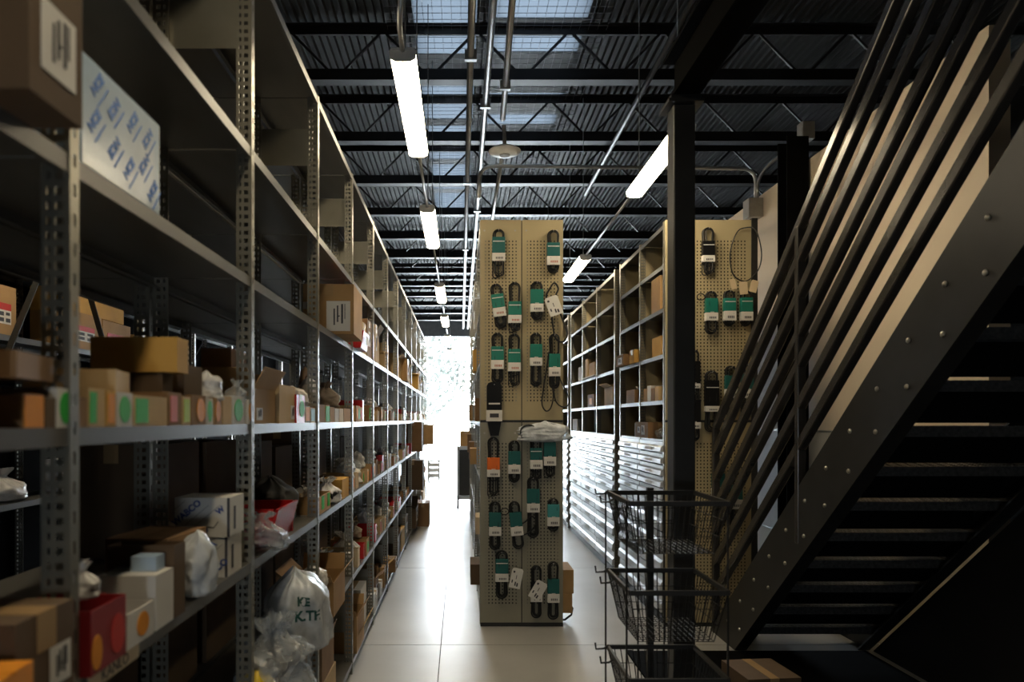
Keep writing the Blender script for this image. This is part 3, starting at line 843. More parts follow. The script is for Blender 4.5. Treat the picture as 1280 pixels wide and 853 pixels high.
# bay three
box_px('brown parts box right of the third post at eye level', 399, 407, 506, 'card_brown', opened=1, name='parts_box')
box_px('parts box with bright green sticker in third stocked bay', 407.5, 413, 507, 'card_pale', opened=1, sticker=('st_green', 'px', .1, .95, .05, .95, False), name='parts_box')
box_px('plain tan parts box beside the bright green one', 413.5, 419, 509, 'card_tan', opened=1, name='parts_box')
box_px('pale parts box, left of a matching pair near fourth post', 419.5, 424.5, 511, 'card_white', opened=1, name='parts_box')
box_px('pale parts box, right of a matching pair near fourth post', 425, 430, 511, 'manila', opened=1, name='parts_box')
box_px('tan parts box touching the fourth post', 430.5, 438.5, 511, 'card_tan', opened=1, name='parts_box')
bag('crumpled kraft paper bag above the boxes of third stocked bay', -0.75, 3.75, E + 0.07, 0.17, 0.24, 0.15, 9, 'kraft_paper', None, neck=True, name='paper_bag')
bag('white paper wad standing in third stocked bay', -0.73, 3.28, E + 0.085, 0.1, 0.10, 0.13, 10, 'paper', None, neck=False, name='paper_wad')
t = thing('hanging_strap', 'looped brown strap hanging above boxes in third stocked bay', 'strap', (-0.78, 3.42, E + 0.05))
MB().tube([(0,-.08,0.0),(0,-.08,.12),(0,-.05,.19),(0,0,.205),(0,.06,.18),(0,.1,.09),(0,.11,0)], 0.012, 6, flat=2.2).build('band', 'card_brown', t, smooth=True)

# --- upper shelf
U = LEV[4]
carton('brown carton with big white label hanging over upper shelf, top left corner', -0.80, -0.585, 0.925, 1.055, U, 0.36, 'card_dark', 0, 0, True, panels=[('px', .2, .85, .12, .40)])
t = thing('film_wrapped_box', 'box in pale blue protective film with repeated blue lettering', 'box', (-0.79, 1.36, U))
MB().box(-0.13, 0.122, -0.16, 0.16, 0, 0.205).build('body', 'film_wrap', t, bevel=0.006)
for k, (u, v) in enumerate([(-.105,.165),(-.045,.15),(-.115,.095),(-.045,.075),(.03,.155),(.095,.15),(.015,.055),(.08,.09),(.12,.045)]):
    p = text_mb('NCE', 0.024, bold=0.0012).move(Matrix.Scale(1.15, 4, (1,0,0)))
    p.move(Matrix.Translation((0.1225, u, v)) @ Matrix.Rotation(math.pi/2, 4, 'Z') @ Matrix.Rotation(math.pi/2, 4, 'X') @ Matrix.Rotation(math.radians(52 + (180 if k % 2 else 0)), 4, 'Z'))
    p.build('lettering', 'film_blue', t)
    a = math.radians(52); c = Vector((0.1226, u, v)); d = Vector((0, math.cos(a), math.sin(a))); nn = Vector((0, -math.sin(a), math.cos(a)))
    MB().bar(c - nn*0.024 - d*0.03, c - nn*0.024 + d*0.03, 0.0012, 0.0018, (1,0,0)).build('print_line', 'film_blue', t)
carton('big tan carton with white label overhanging the upper shelf', -0.83, -0.565, 3.58, 3.93, U, 0.262, 'card_tan', 0.02, 0, True, panels=[('my', .46, .93, .06, .66)], stickers=[('label_white', 'my', 0.0, .12, .5, .64, False)])
t = thing('red_bin', 'bright red plastic bin on the upper shelf beside overhanging carton', 'bin', (-0.735, 4.40, U))
MB().prism([(-.12,0),(.11,0),(.13,.11),(.06,.11),(.055,.17),(-.12,.17)], 'y', -.14, .14).build('shell', 'red_plastic', t, bevel=0.004)
MB().box(.131,.134,-.05,.05,.03,.08).build('label_card', 'label_white', t)

# --- waist-high shelf
W = LEV[2]
def printed_box(label, x0, x1, y0, y1, z0, h, rot, k):
    t = carton(label, x0, x1, y0, y1, z0, h, 'card_white', rot, 0, False, name='printed_box', stickers=[])
    sx, sy = x1-x0, y1-y0
    words = [('WABCO', -.28, .62, .026), ('CO', .02, .12, .022), ('W', .34, .68, .022)] if k == 0 else [('WA', .12, .74, .024), ('ABCO', .28, .22, .026)]
    for (s, u, v, z) in words:
        p = text_mb(s, z, bold=0.0009).move(Matrix.Translation((u*sx, -sy/2 - .0008, v*h)) @ Matrix.Rotation(math.pi/2, 4, 'X') @ Matrix.Rotation(math.radians(40), 4, 'Z'))
        p.build('lettering', 'print_blue', t)
    for (u, v, L) in ((-.1,.55,.5),(.06,.5,.62),(-.42,.8,.25)):
        d = Vector((math.cos(math.radians(40)), 0, math.sin(math.radians(40)))); c = Vector((u*sx, -sy/2-.0005, v*h))
        MB().bar(c - d*L*h*.8, c + d*L*h*.8, 0.0008, 0.0022, (0,-1,0)).build('print_line', 'print_dark', t)
    MB().tube([(-.05*sx,-sy/2-.0004,.08*h),(.02*sx,-sy/2-.0004,.2*h),(.12*sx,-sy/2-.0004,.26*h),(.22*sx,-sy/2-.0004,.24*h),(.3*sx,-sy/2-.0004,.4*h)], .0012, 4).build('print_line', 'print_dark', t)
    face_panel('px', sx, sy, h, .3, .42, .15, .75).build('print_line', 'print_dark', t)
    MB().box(sx/2-.006, sx/2+.0006, -sy/2-.0006, -sy/2+.004, 0, h).build('corner_seam', 'print_dark', t)
printed_box('lower white printed box with blue lettering, second in the stack', -0.795, -0.668, 1.95, 2.08, W, 0.115, 0.0, 1)
printed_box('upper white printed box with blue lettering, topmost of the stack', -0.815, -0.660, 1.945, 2.075, W + 0.1152, 0.112, 0.0, 0)
carton('closed brown carton behind the silver plastic bag on waist-high shelf', -0.86, -0.70, 1.66, 1.86, W, 0.16, 'card_brown', -0.1, 0, False)
carton('dark brown open carton behind a tall white box', -0.80, -0.648, 1.545, 1.605, W, 0.165, 'card_dark', 0, 1)
carton('tall white box standing in front of dark brown open carton', -0.77, -0.648, 1.45, 1.54, W, 0.118, 'card_white', 0, 0, False)
carton('pale blue packet lying on the tall white box', -0.72, -0.665, 1.49, 1.535, W + 0.119, 0.032, 'film_wrap', 0, 0, False)
carton('low open white box with orange oval sticker near the red box', -0.80, -0.648, 1.325, 1.44, W, 0.07, 'card_white', 0, 1, stickers=[('st_orange', 'px', .35, .8, .15, .85, True)])
carton('dark red box with red and orange stickers beside nearest post', -0.80, -0.645, 1.19, 1.315, W, 0.115, 'red_box', 0, 1, stickers=[('st_red', 'px', .55, .95, .1, .75, True), ('st_orange', 'px', .02, .3, .05, .6, True)], name='red_parts_box')
bag('wisp of white plastic poking out of the dark red box', -0.70, 1.265, W + 0.116, 0.06, 0.05, 0.07, 12, 'bag_frost', None, neck=True)
bag('silver clear plastic bag leaning between brown carton and printed boxes', -0.665, 1.735, W, 0.09, 0.13, 0.165, 13, 'bag_milky', 'steel_part', neck=False)
carton('large shadowed brown carton with pale label at lower left edge', -0.80, -0.640, 0.98, 1.13, W - 0.0, 0.155, 'card_dark', 0, 0, True, panels=[('px', .55, .92, .2, .6)])
carton('orange and green striped packet at the bottom left corner', -0.74, -0.600, 0.86, 0.96, W, 0.11, 'st_orange', 0.1, 0, False, stickers=[('st_green', 'px', .1, .7, .1, .6, False), ('st_lime', 'px', .1, .8, .62, .72, False)])
t = thing('shelf_tag', 'manila shelf tag with black handwriting under the red box', 'label', (XF + 0.001, 1.30, W - 0.034))
MB().box(0, 0.0015, -0.095, 0.095, 0, 0.034).build('card', 'manila', t)
text_mb('KANLO', 0.030, 0.0003).move(Matrix.Translation((0.0018, 0, 0.014)) @ Matrix.Rotation(math.pi/2, 4, 'Z') @ Matrix.Rotation(math.pi/2, 4, 'X')).build('lettering', 'print_dark', t)
bag('clear bag of dark red parts drooping over shelf edge', -0.70, 2.36, W, 0.20, 0.26, 0.13, 14, 'bag_clear', 'maroon_part', neck=True, tilt=(-0.25, 0.1))
t = thing('red_bin', 'red plastic bin behind the bag of dark red parts', 'bin', (-0.76, 2.62, W))
MB().prism([(-.10,0),(.07,0),(.10,.125),(.09,.125),(.062,.008),(-.09,.008),(-.09,.125),(-.10,.125)], 'y', -.15, .15).box(-.095,.08,-.15,-.142,.0,.125).box(-.095,.08,.142,.15,.0,.125).build('shell', 'red_plastic', t)
carton('open tan box of small parts with two green stickers', -0.85, -0.668, 3.22, 3.50, W, 0.085, 'card_tan', 0, 1, stickers=[('st_green', 'px', .2, .42, .2, .95, False), ('st_green', 'px', .7, .92, .2, .95, False)], name='parts_box')
tag(lumps(0.16, 0.26, 0.16, 44, 12).build('loose_fittings', 'paper', loc=(-0.76, 3.36, W + 0.03)), 'heap of white fittings inside the open tan box', 'fittings', kind='stuff')
bag('white and black printed bag beside the open tan box', -0.72, 3.66, W, 0.16, 0.18, 0.14, 15, 'bag_frost', 'dark_part')
carton('small orange-brown carton beside the fourth post, waist-high', -0.80, -0.67, 3.86, 4.08, W, 0.11, 'card_yellow', 0, 0, False)
bag('tangled dark bag at the back of waist-high shelf', -0.82, 2.95, W, 0.22, 0.34, 0.20, 16, 'rubber', None, neck=False)

# --- low shelf
Lo = LEV[1]
bt, bo = bag('big milky plastic bag with dark green lettering bulging off low shelf', -0.655, 2.86, Lo, 0.27, 0.46, 0.34, 17, 'bag_milky', 'steel_part', neck=False, crumple=0.09)
bag('clear crinkled bag full of shiny metal parts on low shelf', -0.655, 2.40, Lo, 0.26, 0.36, 0.26, 18, 'bag_clear', 'steel_part', neck=True, crumple=0.24)
bag('yellow plastic sack at the near end of the low shelf', -0.68, 2.245, Lo - 0.0, 0.13, 0.13, 0.125, 19, 'yellow_plastic', None, neck=False)
carton('brown carton with white label and open flaps on low shelf', -0.84, -0.615, 3.30, 3.62, Lo, 0.17, 'card_tan', 0, 2, panels=[('my', .62, .85, .25, .9)])
carton('red and white striped box below the labelled carton', -0.73, -0.645, 3.18, 3.28, Lo, 0.15, 'red_plastic', 0, 0, False, stickers=[('label_white', 'px', .45, .98, 0.02, .98, False)], name='striped_box')
bag('wadded white printed bag stuffed above the striped box', -0.69, 3.22, Lo + 0.151, 0.13, 0.12, 0.12, 21, 'bag_frost', None, neck=False)
carton('short white box standing beside fourth post on low shelf', -0.76, -0.68, 4.20, 4.32, Lo, 0.12, 'card_white', 0, 0, False)
bag('grey bag slumped behind the labelled low carton', -0.80, 3.85, Lo, 0.22, 0.34, 0.2, 22, 'bag_milky', 'dark_part')
# lettering on the milky bag, pressed onto its skin
from mathutils.bvhtree import BVHTree
bv = BVHTree.FromPolygons([tuple(v.co) for v in bo.data.vertices], [tuple(p.vertices) for p in bo.data.polygons])
def press(s, size, u, v, name, mb=None):
    p = text_mb(s, size, 0.0, 0.002)
    q = MB(); d = Vector((-0.3, 0.95, 0)).normalized(); side = Vector((0.95, 0.3, 0)).normalized()
    for (a, b, c) in p.v:
        o = Vector((0.0, 0.0, 0)) + side*(u + a) + Vector((0,0,v + b - 0.16*a)) - d*0.6
        h = bv.ray_cast(o, d)
        q.v.append(tuple((h[0] if h[0] else o + d*0.45) - d*0.004))
    q.f = p.f
    q.build(name, 'print_green', bt)
press('KE', 0.042, -0.02, 0.245, 'lettering')
press('K.TE', 0.052, -0.005, 0.19, 'lettering')

# --- bottom shelf
B = LEV[0]
carton('upper of two grey-brown cartons on bottom shelf, flaps open', -0.80, -0.655, 3.22, 3.52, B + 0.221, 0.18, 'card_brown', 0.0, 2)
carton('lower pale carton of the stack on the bottom shelf', -0.80, -0.650, 3.22, 3.55, B, 0.22, 'card_pale', 0.0, 0, True)
carton('bottom-shelf carton with one big flap hanging into the aisle', -0.84, -0.655, 4.3, 4.62, B, 0.23, 'card_tan', 0.0, 2)
MBf = MB().obox(Matrix.Translation((0.125, -0.05, 0.16)) @ Matrix.Rotation(0.5, 4, 'Y') @ Matrix.Rotation(0.6, 4, 'X'), 0.004, 0.15, 0.17)
MBf.build('flap', 'card_pale', [o for o in bpy.data.objects if o.get('label', '').startswith('bottom-shelf carton')][0])
carton('white carton at the back of bottom shelf near fifth post', -0.84, -0.69, 4.70, 4.98, B, 0.30, 'card_white', 0.0, 0, True)
carton('upright brown board leaning on the second post below the shelf', -0.74, -0.69, 1.98, 2.10, 0.0 + B, 0.50, 'card_brown', 0.0, 0, False)

# --- the rest of the left rack: rows of stock receding to the door
LNAME = ['bottom shelf', 'low shelf', 'waist-high shelf', 'eye-level shelf', 'upper shelf']
COLN = {'card_tan': 'tan', 'card_pale': 'pale tan', 'card_brown': 'brown', 'card_dark': 'dark brown', 'card_yellow': 'yellowish', 'card_white': 'white', 'manila': 'cream'}
SKIP = [((8, 2), 9.55, 10.0), ((8, 1), 9.25, 9.7), ((11, 2), 12.25, 12.75)]
def fill(bay, lev, y0, y1, style):
    y = y0; i = 0
    while y < y1 - 0.06:
        i += 1
        far = bay >= 6
        wd = R.uniform(0.07, 0.14) if style == 'bins' else R.uniform(0.14, 0.26)
        if far: wd *= 1.9
        wd = min(wd, y1 - y)
        if any(b_ == (bay, lev) and y < q1 and y + wd > q0 for b_, q0, q1 in SKIP):
            y += wd; continue
        if R.random() < (0.14 if style == 'bins' else 0.34):
            y += wd * R.uniform(.6, 1.2); continue
        k = R.random()
        place = '%s along the %s, %s bay of left rack' % (ORD[i], LNAME[lev], ORD[bay + 2])
        fr = R.uniform(-0.03, 0.006)
        grp = 'stock on the %s of the left rack' % LNAME[lev]
        if style == 'bins':
            if k < 0.72:
                c = R.choice(['card_tan','card_pale','card_pale','card_white','manila','card_brown'])
                st = R.choice([None, None, None, 'st_green','st_orange','st_red'])
                h = R.uniform(.075, .125)
                carton('%s parts box, %s' % (COLN[c], place), XF - R.uniform(.2,.27), XF + fr, y, y + wd - .004, LEV[lev], h, c, 0, 1, stickers=[(st,'px',.2,.8,.15,.85,R.random()<.5)] if st else [], name='parts_box', group=grp)
                if R.random() < 0.3 and not far:
                    bag('pale crumpled wrapper on parts box, %s' % place, XF - 0.1, y + wd/2, LEV[lev] + h, .12, wd*1.1, R.uniform(.08,.13), R.random()*40, R.choice(['paper','bag_frost','bag_milky','kraft_paper']), None, neck=R.random()<.5, group=grp)
            elif k < 0.92: bag('pale plastic bag, %s' % place, XF - 0.12, y + wd/2, LEV[lev], .2, wd*.98, R.uniform(.1,.19), R.random()*40, R.choice(['bag_frost','bag_milky','bag_clear','paper']), R.choice([None,'dark_part','steel_part']), neck=R.random()<.6, group=grp)
            else: carton('red parts box, %s' % place, XF - .22, XF + fr, y, y + wd - .004, LEV[lev], R.uniform(.1,.15), 'red_plastic', 0, 1, name='red_parts_box', group=grp)
        else:
            c = R.choice(['card_tan','card_brown','card_yellow','card_pale','card_dark','card_white'])
            carton('%s carton, %s' % (COLN[c], place), XF - R.uniform(.2,.28), XF + fr + (.05 if R.random()<.2 else 0), y, y + wd - .006, LEV[lev], R.uniform(.12,.3), c, 0, R.choice([0,0,0,2]), None, panels=[('px',.3,.7,.3,.7)] if R.random()<.3 else [], group=grp)
        y += wd
for bay in range(3, 12):
    a, b = PY0 + bay + 0.06, PY0 + bay + 0.97
    fill(bay, 3, a, b, 'bins')
    fill(bay, 2, a, b, 'bins')
    fill(bay, 1, a + (.2 if bay == 3 else 0), b, 'bins')
    if bay > 3: fill(bay, 0, a, b, 'cartons')
    fill(bay, 4, a + (.42 if bay == 3 else 0), b, 'cartons')
carton('tall brown carton overhanging the waist-high shelf near far end', -0.80, -0.55, 9.6, 9.95, W, 0.42, 'card_brown', 0, 0, True)
carton('dark carton overhanging the low shelf near the far end', -0.80, -0.52, 9.3, 9.65, Lo, 0.40, 'card_dark', 0, 0, True)
carton('brown carton standing on the floor by the far rack end', -0.648, -0.46, 9.9, 10.3, 0, 0.34, 'card_brown', 0, 0, True)
carton('tan carton sticking out of the very last bay', -0.80, -0.50, 12.3, 12.7, W, 0.36, 'card_tan', 0, 0, True)

# --- cartons with red labels on the second rack
def redbox(label, y0, y1, z, h, x1=-2.41):
    t = carton(label, x1 - .26, x1, y0, y1, z, h, 'card_tan', 0, 0, False, name='labelled_carton', group='cartons with red labels', stickers=[('st_red', 'px', .15, .75, .50, .64, False), ('label_white', 'px', .15, .75, .22, .50, False)])
    q = MB()
    for a in ((.2,.4,.26,.34),(.5,.7,.26,.34),(.2,.4,.38,.46),(.5,.68,.4,.46)):
        s = face_panel('px', .26, y1-y0, h, *a, lift=.0013); n = len(q.v); q.v += s.v; q.f += [tuple(n+i for i in f) for f in s.f]
    q.build('print', 'print_dark', t)
redbox('red-labelled carton on second rack at the left picture edge', 3.26, 3.44, 2.0, 0.31)
redbox('red-labelled carton standing alone left of the nearest post', 3.53, 3.70, 2.0, 0.26)
redbox('red-labelled carton, leftmost in the row behind yellow carton', 4.23, 4.58, 2.0, 0.23)
redbox('red-labelled carton, second in the row behind yellow carton', 4.60, 4.98, 2.0, 0.225)
for i, (a, b) in enumerate(((4.23, 4.5), (4.52, 4.9))):
    carton('plain carton stacked on red-labelled cartons, %s' % ('left one', 'right one')[i], -2.67, -2.42, a, b, 2.232, 0.15, 'card_yellow', 0, 0, True)
redbox('red-labelled carton right of the black brace strap', 5.2, 5.62, 2.0, 0.20)
redbox('red-labelled carton on second rack, farthest seen', 5.66, 6.05, 2.0, 0.20)
bag('pale bag on second rack seen beneath eye-level shelf', -2.5, 3.75, 1.10, .2, .3, .18, 25, 'bag_frost', None)
carton('pale box on second rack seen under eye-level shelf', -2.62, -2.43, 4.3, 4.6, 1.10, .2, 'card_white', 0, 0, False)

# --- dark cartons added in the left rack's back half to hide lit floor
BN = ['bottom', 'low', 'waist-high']
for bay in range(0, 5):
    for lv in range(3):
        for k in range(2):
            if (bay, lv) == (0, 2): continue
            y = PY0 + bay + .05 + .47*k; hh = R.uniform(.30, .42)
            carton('added dark carton on %s back shelf, %s bay, %s half' % (BN[lv], ORD[bay+2], ('near', 'far')[k]), -1.27, -1.0, y, y + R.uniform(.36, .44), LEV[lv], hh, 'card_dark', 0, 0, True, group='added cartons in the back half of left rack')

# --- stock on the centre rack that pokes into the aisles
carton('dark brown carton poking left from the bottom of centre rack', 0.075, 0.32, 5.25, 5.55, 0.28, 0.155, 'card_dark', 0, 0, True)
carton('upper brown carton poking right from the bottom of centre rack', 0.66, 0.86, 5.2, 5.5, 0.225, 0.18, 'card_tan', 0, 0, True)
carton('lower brown carton poking right from the bottom of centre rack', 0.66, 0.85, 5.2, 5.5, 0.077, 0.147, 'card_tan', 0, 0, True)
carton('dark crate under the dark brown poking carton', 0.16, 0.40, 5.25, 5.55, 0.077, 0.2, 'card_dark', 0, 0, False)
for i, (yy, z, o, h, c) in enumerate([(5.9, 1.537, .02, .2, 'card_brown'), (6.9, 1.10, .05, .16, 'card_tan'), (7.7, 1.10, .05, .2, 'card_brown'), (5.7, .593, .02, .14, 'manila'), (8.6, 1.537, .04, .2, 'card_tan'), (6.3, 2.0, .03, .2, 'card_yellow'), (9.4, 1.10, .05, .25, 'card_brown')]):
    carton('%s carton on aisle side of centre rack, %s toward the door' % (COLN[c], ORD[i+1]), CX0 - o, CX0 + .26, yy, yy + .3, z, h, c, 0, 0, False, group='cartons on the left side of centre rack')
t = thing('cable_loop', 'black cable loop drooping beside the foot of the belt display', 'cable', (0.80, 5.25, 0.0))
MB().tube([(-.028,0,.16),(.03,0,.15),(.06,0,.10),(.05,0,.05),(.0,0,.012),(-.03,0,.012)], .008, 6).build('cord', 'rubber', t, smooth=True)

# --- right rack stock
def rbox(label, y0, y1, lev, h, col, over=0.0, depth=0.2, **k):
    carton(label, RX - over + 0.006, RX + depth, y0, y1, RLEV[lev], h, col, 0, k.pop('opened', 0), k.pop('tape', None), **k)
rbox('tall tan carton on the right rack near the black column', 5.28, 5.52, 3, 0.27, 'card_tan')
rbox('orange-tan carton on the right rack behind black column', 5.25, 5.50, 2, 0.15, 'card_yellow')
rbox('brown carton with label overhanging the right rack, left one', 6.22, 6.52, 2, 0.10, 'card_brown', 0.06, panels=[('mx', .2, .7, .15, .75)])
rbox('small orange carton overhanging the right rack, right one', 5.96, 6.12, 2, 0.115, 'card_yellow', 0.03)
rbox('open carton of wrapped parts on right rack near second post', 6.05, 6.35, 1, 0.12, 'card_brown', opened=1)
bag('white wrapped part in the open carton on the right rack', 1.62, 6.2, 1.71, .12, .16, .14, 31, 'bag_frost', None)
for i in range(4):
    rbox('slim glossy box on right rack, %s of four in a row' % ORD[i+1], 5.32 + .11*i, 5.42 + .11*i, 1, R.uniform(.1,.13), ['card_pale','card_brown','card_white','card_tan'][i], tape=False, name='parts_box')
bag('loose scraps of wrapping on the right rack shelf', 1.60, 5.80, 1.70, .12, .13, .05, 32, 'kraft_paper', None, neck=False, name='paper_wad')
rbox('dark brown labelled carton on the shelf above right drawers', 5.55, 5.95, 0, 0.13, 'card_brown', 0.02, panels=[('mx', .25, .5, .2, .8), ('mx', .6, .8, .3, .7)])
bag('black and white bundle on the shelf above right drawers', 1.62, 5.38, 1.40, .16, .26, .13, 33, 'bag_clear', 'dark_part')
rbox('slim white bottle-shaped carton above right drawers', 6.0, 6.05, 0, 0.12, 'card_white', tape=False, depth=.06)
rbox('tan carton on right rack beyond the gap between units', 6.92, 7.32, 1, 0.19, 'card_pale', opened=2)
rbox('brown carton with orange label on right rack, far unit', 7.9, 8.3, 1, 0.15, 'card_brown', stickers=[('st_orange', 'mx', .3, .7, .2, .7, False)])
t = thing('spray_can', 'pale spray can standing on the far unit of right rack', 'can', (1.60, 7.84, RLEV[1]))
MB().lathe([(.03,0),(.032,.005),(.032,.17),(.02,.19)], 14).build('body', 'lamp_white', t, smooth=True)
MB().lathe([(.018,.19),(.018,.22),(.012,.225)], 12).build('cap', 'label_white', t, smooth=True)
rbox('white wrapped roll on right rack, far unit upper shelf', 8.7, 8.95, 2, 0.18, 'card_white', tape=False)
rbox('brown carton on far unit upper shelf of right rack', 7.85, 8.2, 2, 0.17, 'card_tan')
rbox('slim pale carton on far unit upper shelf of right rack', 8.3, 8.45, 2, 0.24, 'card_pale', tape=False)
rbox('flat white packet lying on far unit shelf of right rack', 7.75, 8.6, 2, 0.015, 'card_white', 0.03, tape=False, depth=.15)
rbox('white carton above the far drawers, right rack', 9.05, 9.4, 0, 0.16, 'card_white')
t = thing('mailing_tube', 'tall pale mailing tube standing above the far right drawers', 'tube', (1.60, 7.98, RLEV[0]))
MB().lathe([(.04,0),(.04,.27)], 16).build('body', 'film_wrap', t, smooth=True)
MB().lathe([(.042,.255),(.042,.275),(.03,.277)], 16).build('end_cap', 'label_white', t)

# ------------------------------------------------------------------ packaged drive belts hanging on the pegboards
BY = PEG_Y - 0.003
S = BY / FPX
def loop_pts(a, zt, zb, y, dx=0.0, wob=0.0, seed=0, n=9):
    """closed elongated loop: half width a, from zt down to zb"""
    out = []
    for i in range(n + 1):
        t = math.pi * i / n
        out.append((dx + a*math.cos(t), y, zt - a + a*math.sin(t)))
    for i in range(1, 4):
        f = i/4; out.append((dx - a*(1 - 0.25*wob*math.sin(f*math.pi)), y - .004*math.sin(f*9+seed), zt - a + (zb + a - zt + a)*f))
    for i in range(n + 1):
        t = math.pi + math.pi * i / n
        out.append((dx + a*math.cos(t), y + .006*wob*math.sin(t*2 + seed), zb + a + a*math.sin(t)))
    for i in range(1, 4):
        f = i/4; out.append((dx + a*(1 - 0.25*wob*math.sin(f*math.pi)), y - .004*math.sin(f*7+seed), zb + a - (zb + a - zt + a)*f))
    return out
def belt(label, cx, w, top, s0, s1, s2, bot, col='teal', rot=0.0, style='coil', line=0, red=False, name='drive_belt', group='packaged belts on the centre pegboard'):
    """px: sleeve centre, width, loop top, sleeve top, label top, label bottom, loop bottom"""
    t = thing(name, label, 'belt', (px2x(cx, BY), BY, py2z(top, BY)))
    t.rotation_euler = (0, math.radians(rot), 0)
    z = lambda p: (top - p) * S
    a = w * S * 0.44
    seed = cx * 0.37 + top
    MB().tube([(0, 0.002, -0.012), (0, -0.03, -0.013), (0, -0.048, -0.012), (0, -0.052, -0.004)], 0.0028, 6).build('peg_hook', 'peg_hook', t)
    depth = [-.010, -.019, -.028, -.036]
    mb = MB()
    rr = .0042
    for i, y in enumerate(depth):
        k = [1.0, .80, .95, .62][i]
        zt = [0, -.006, -.002, -.015][i]
        zb = z(bot) * [1, .96, .985, .93][i]
        if style == 'messy' and i in (0, 2): zb = z(s2) - .03
        mb.tube(loop_pts(a*k, zt, zb, y, (i % 2)*.003, .5, seed + i), rr, 6, True, 1.5)
    if style == 'coil':
        for i in range(2):
            mb.tube(loop_pts(a*(.55 - .15*i), z(s2) + .03, z(bot) + .02 + .01*i, -.016 - .012*i, 0, 0, seed), rr, 6, True, 1.5)
    if style == 'messy':
        for i in range(3):
            mb.tube(loop_pts(a*.5, z(s2) + .02, z(bot) + .006*i, -.012 - .009*i, a*(-.55 + .5*i), .3, seed + i), rr*.85, 6, True, 1.3)
    if style == 'sidecoil':
        mb.tube([(-a*1.9 + .03*math.cos(q), -.02, z(s0) + .012 + .024*math.sin(q)) for q in [i*math.pi/7 for i in range(14)]], rr, 6, True)
    mb.build('belt_loop', 'rubber', t, smooth=True)
    if s0 is not None:
        W = w * S / 2
        if s1 > s0:
            sl = MB().box(-W, W, -.044, -.004, z(s1), z(s0)).build('sleeve', col, t, bevel=.003)
            if line:
                zz = z(s0) - (z(s0) - z(s1)) * .28
                MB().box(-W*.9, W*.9, -.0455, -.0443, zz - .003, zz + .003).build('print_line', 'label_white', sl)
            else:
                MB().box(-W*.3, W*.3, -.0455, -.0443, z(s1) + .002, z(s1) + .006).build('print_line', 'label_white', sl)
        lb = MB().box(-W*1.02, W*1.02, -.0455, -.0035, z(s2), z(s1)).build('label_band', 'label_white', t, bevel=.002)
        q = MB(); hh = z(s1) - z(s2)
        for i in range(5):
            q.box(-W*.45 + W*.24*i, -W*.45 + W*.24*i + W*.14, -.0468, -.0456, z(s2) + hh*.25, z(s2) + hh*.5)
        q.build('print', 'print_red' if red else 'print_dark', lb)
    return t
belt('belt with messy coils, top left of the belt display', 623, 16, 288, 298, 318, 328, 348, 'teal_dark', 0, 'messy', 1)
belt('belt at the top right of the belt display', 691, 16, 289, 305, 322, 333, 342, 'teal_dark', 0, 'coil', 1, True)
belt('tilted belt, second row leftmost on the display', 619, 15.5, 356, 369, 386, 397, 411, 'teal', -8, 'coil', 1, True)
belt('belt with wide open top loop, second row beside centre seam', 643, 16, 354, 378, 395, 405, 416, 'teal', 0, 'messy', 1, True)
belt('belt in second row just right of the centre seam', 670.5, 16, 353, 363, 381, 391, 400, 'teal', 0, 'coil')
belt('belt in third row, leftmost, with brand line', 621.5, 15.5, 417, 434, 451, 462, 480, 'teal', 0, 'coil', 1, True)
belt('belt in third row left of the centre seam', 642.5, 15.5, 418, 437, 454, 465, 484, 'teal', 0, 'messy', 1, True)
belt('belt in third row right of the centre seam', 669.5, 15, 417, 431, 448, 458, 483, 'teal', 0, 'coil')
belt('belt in third row at far right above dangling loops', 692.5, 14, 418, 443, 460, 471, 486, 'teal', 0, 'coil')
belt('belt with orange sleeve, lower panel leftmost', 616.5, 15.5, 547, 572, 587, 596, 621, 'orange_card', 0, 'messy')
belt('belt left of centre seam in fourth row', 642.5, 15, 551, 564, 581, 592, 603, 'teal_dark', 0, 'coil')
belt('belt right of centre seam in fourth row, brand line', 669.5, 15, 546, 560, 575, 586, 600, 'teal_dark', 0, 'messy', 1)
belt('belt at right end of fourth row under the plastic bag', 686.5, 15, 545, 553, 571, 582, 597, 'teal_dark', 0, 'messy')
belt('belt hanging lower on the centre seam with big coil', 666, 15.5, 596, 611, 629, 640, 672, 'teal_dark', 0, 'coil')
belt('belt in fifth row, leftmost', 618.5, 15, 627, 640, 658, 669, 687, 'teal_dark', 0, 'coil')
belt('tilted belt in fifth row with side coil', 642, 15, 627, 640, 658, 669, 686, 'teal_dark', -6, 'sidecoil')
belt('belt with pale teal sleeve at right of fifth row', 691, 14.5, 623, 630, 646, 657, 664, 'teal_light', 0, 'coil')
belt('belt in bottom row, leftmost, beside a tag', 627, 16, 688, 698, 716, 726, 748, 'teal_dark', 0, 'coil', 1)
belt('belt in bottom row partly behind a tilted tag', 670, 14, 707, 727, 742, 751, 772, 'black_card', 0, 'coil')
belt('belt in bottom row at the far right', 691, 14.5, 702, 723, 741, 752, 774, 'teal_dark', 0, 'coil')
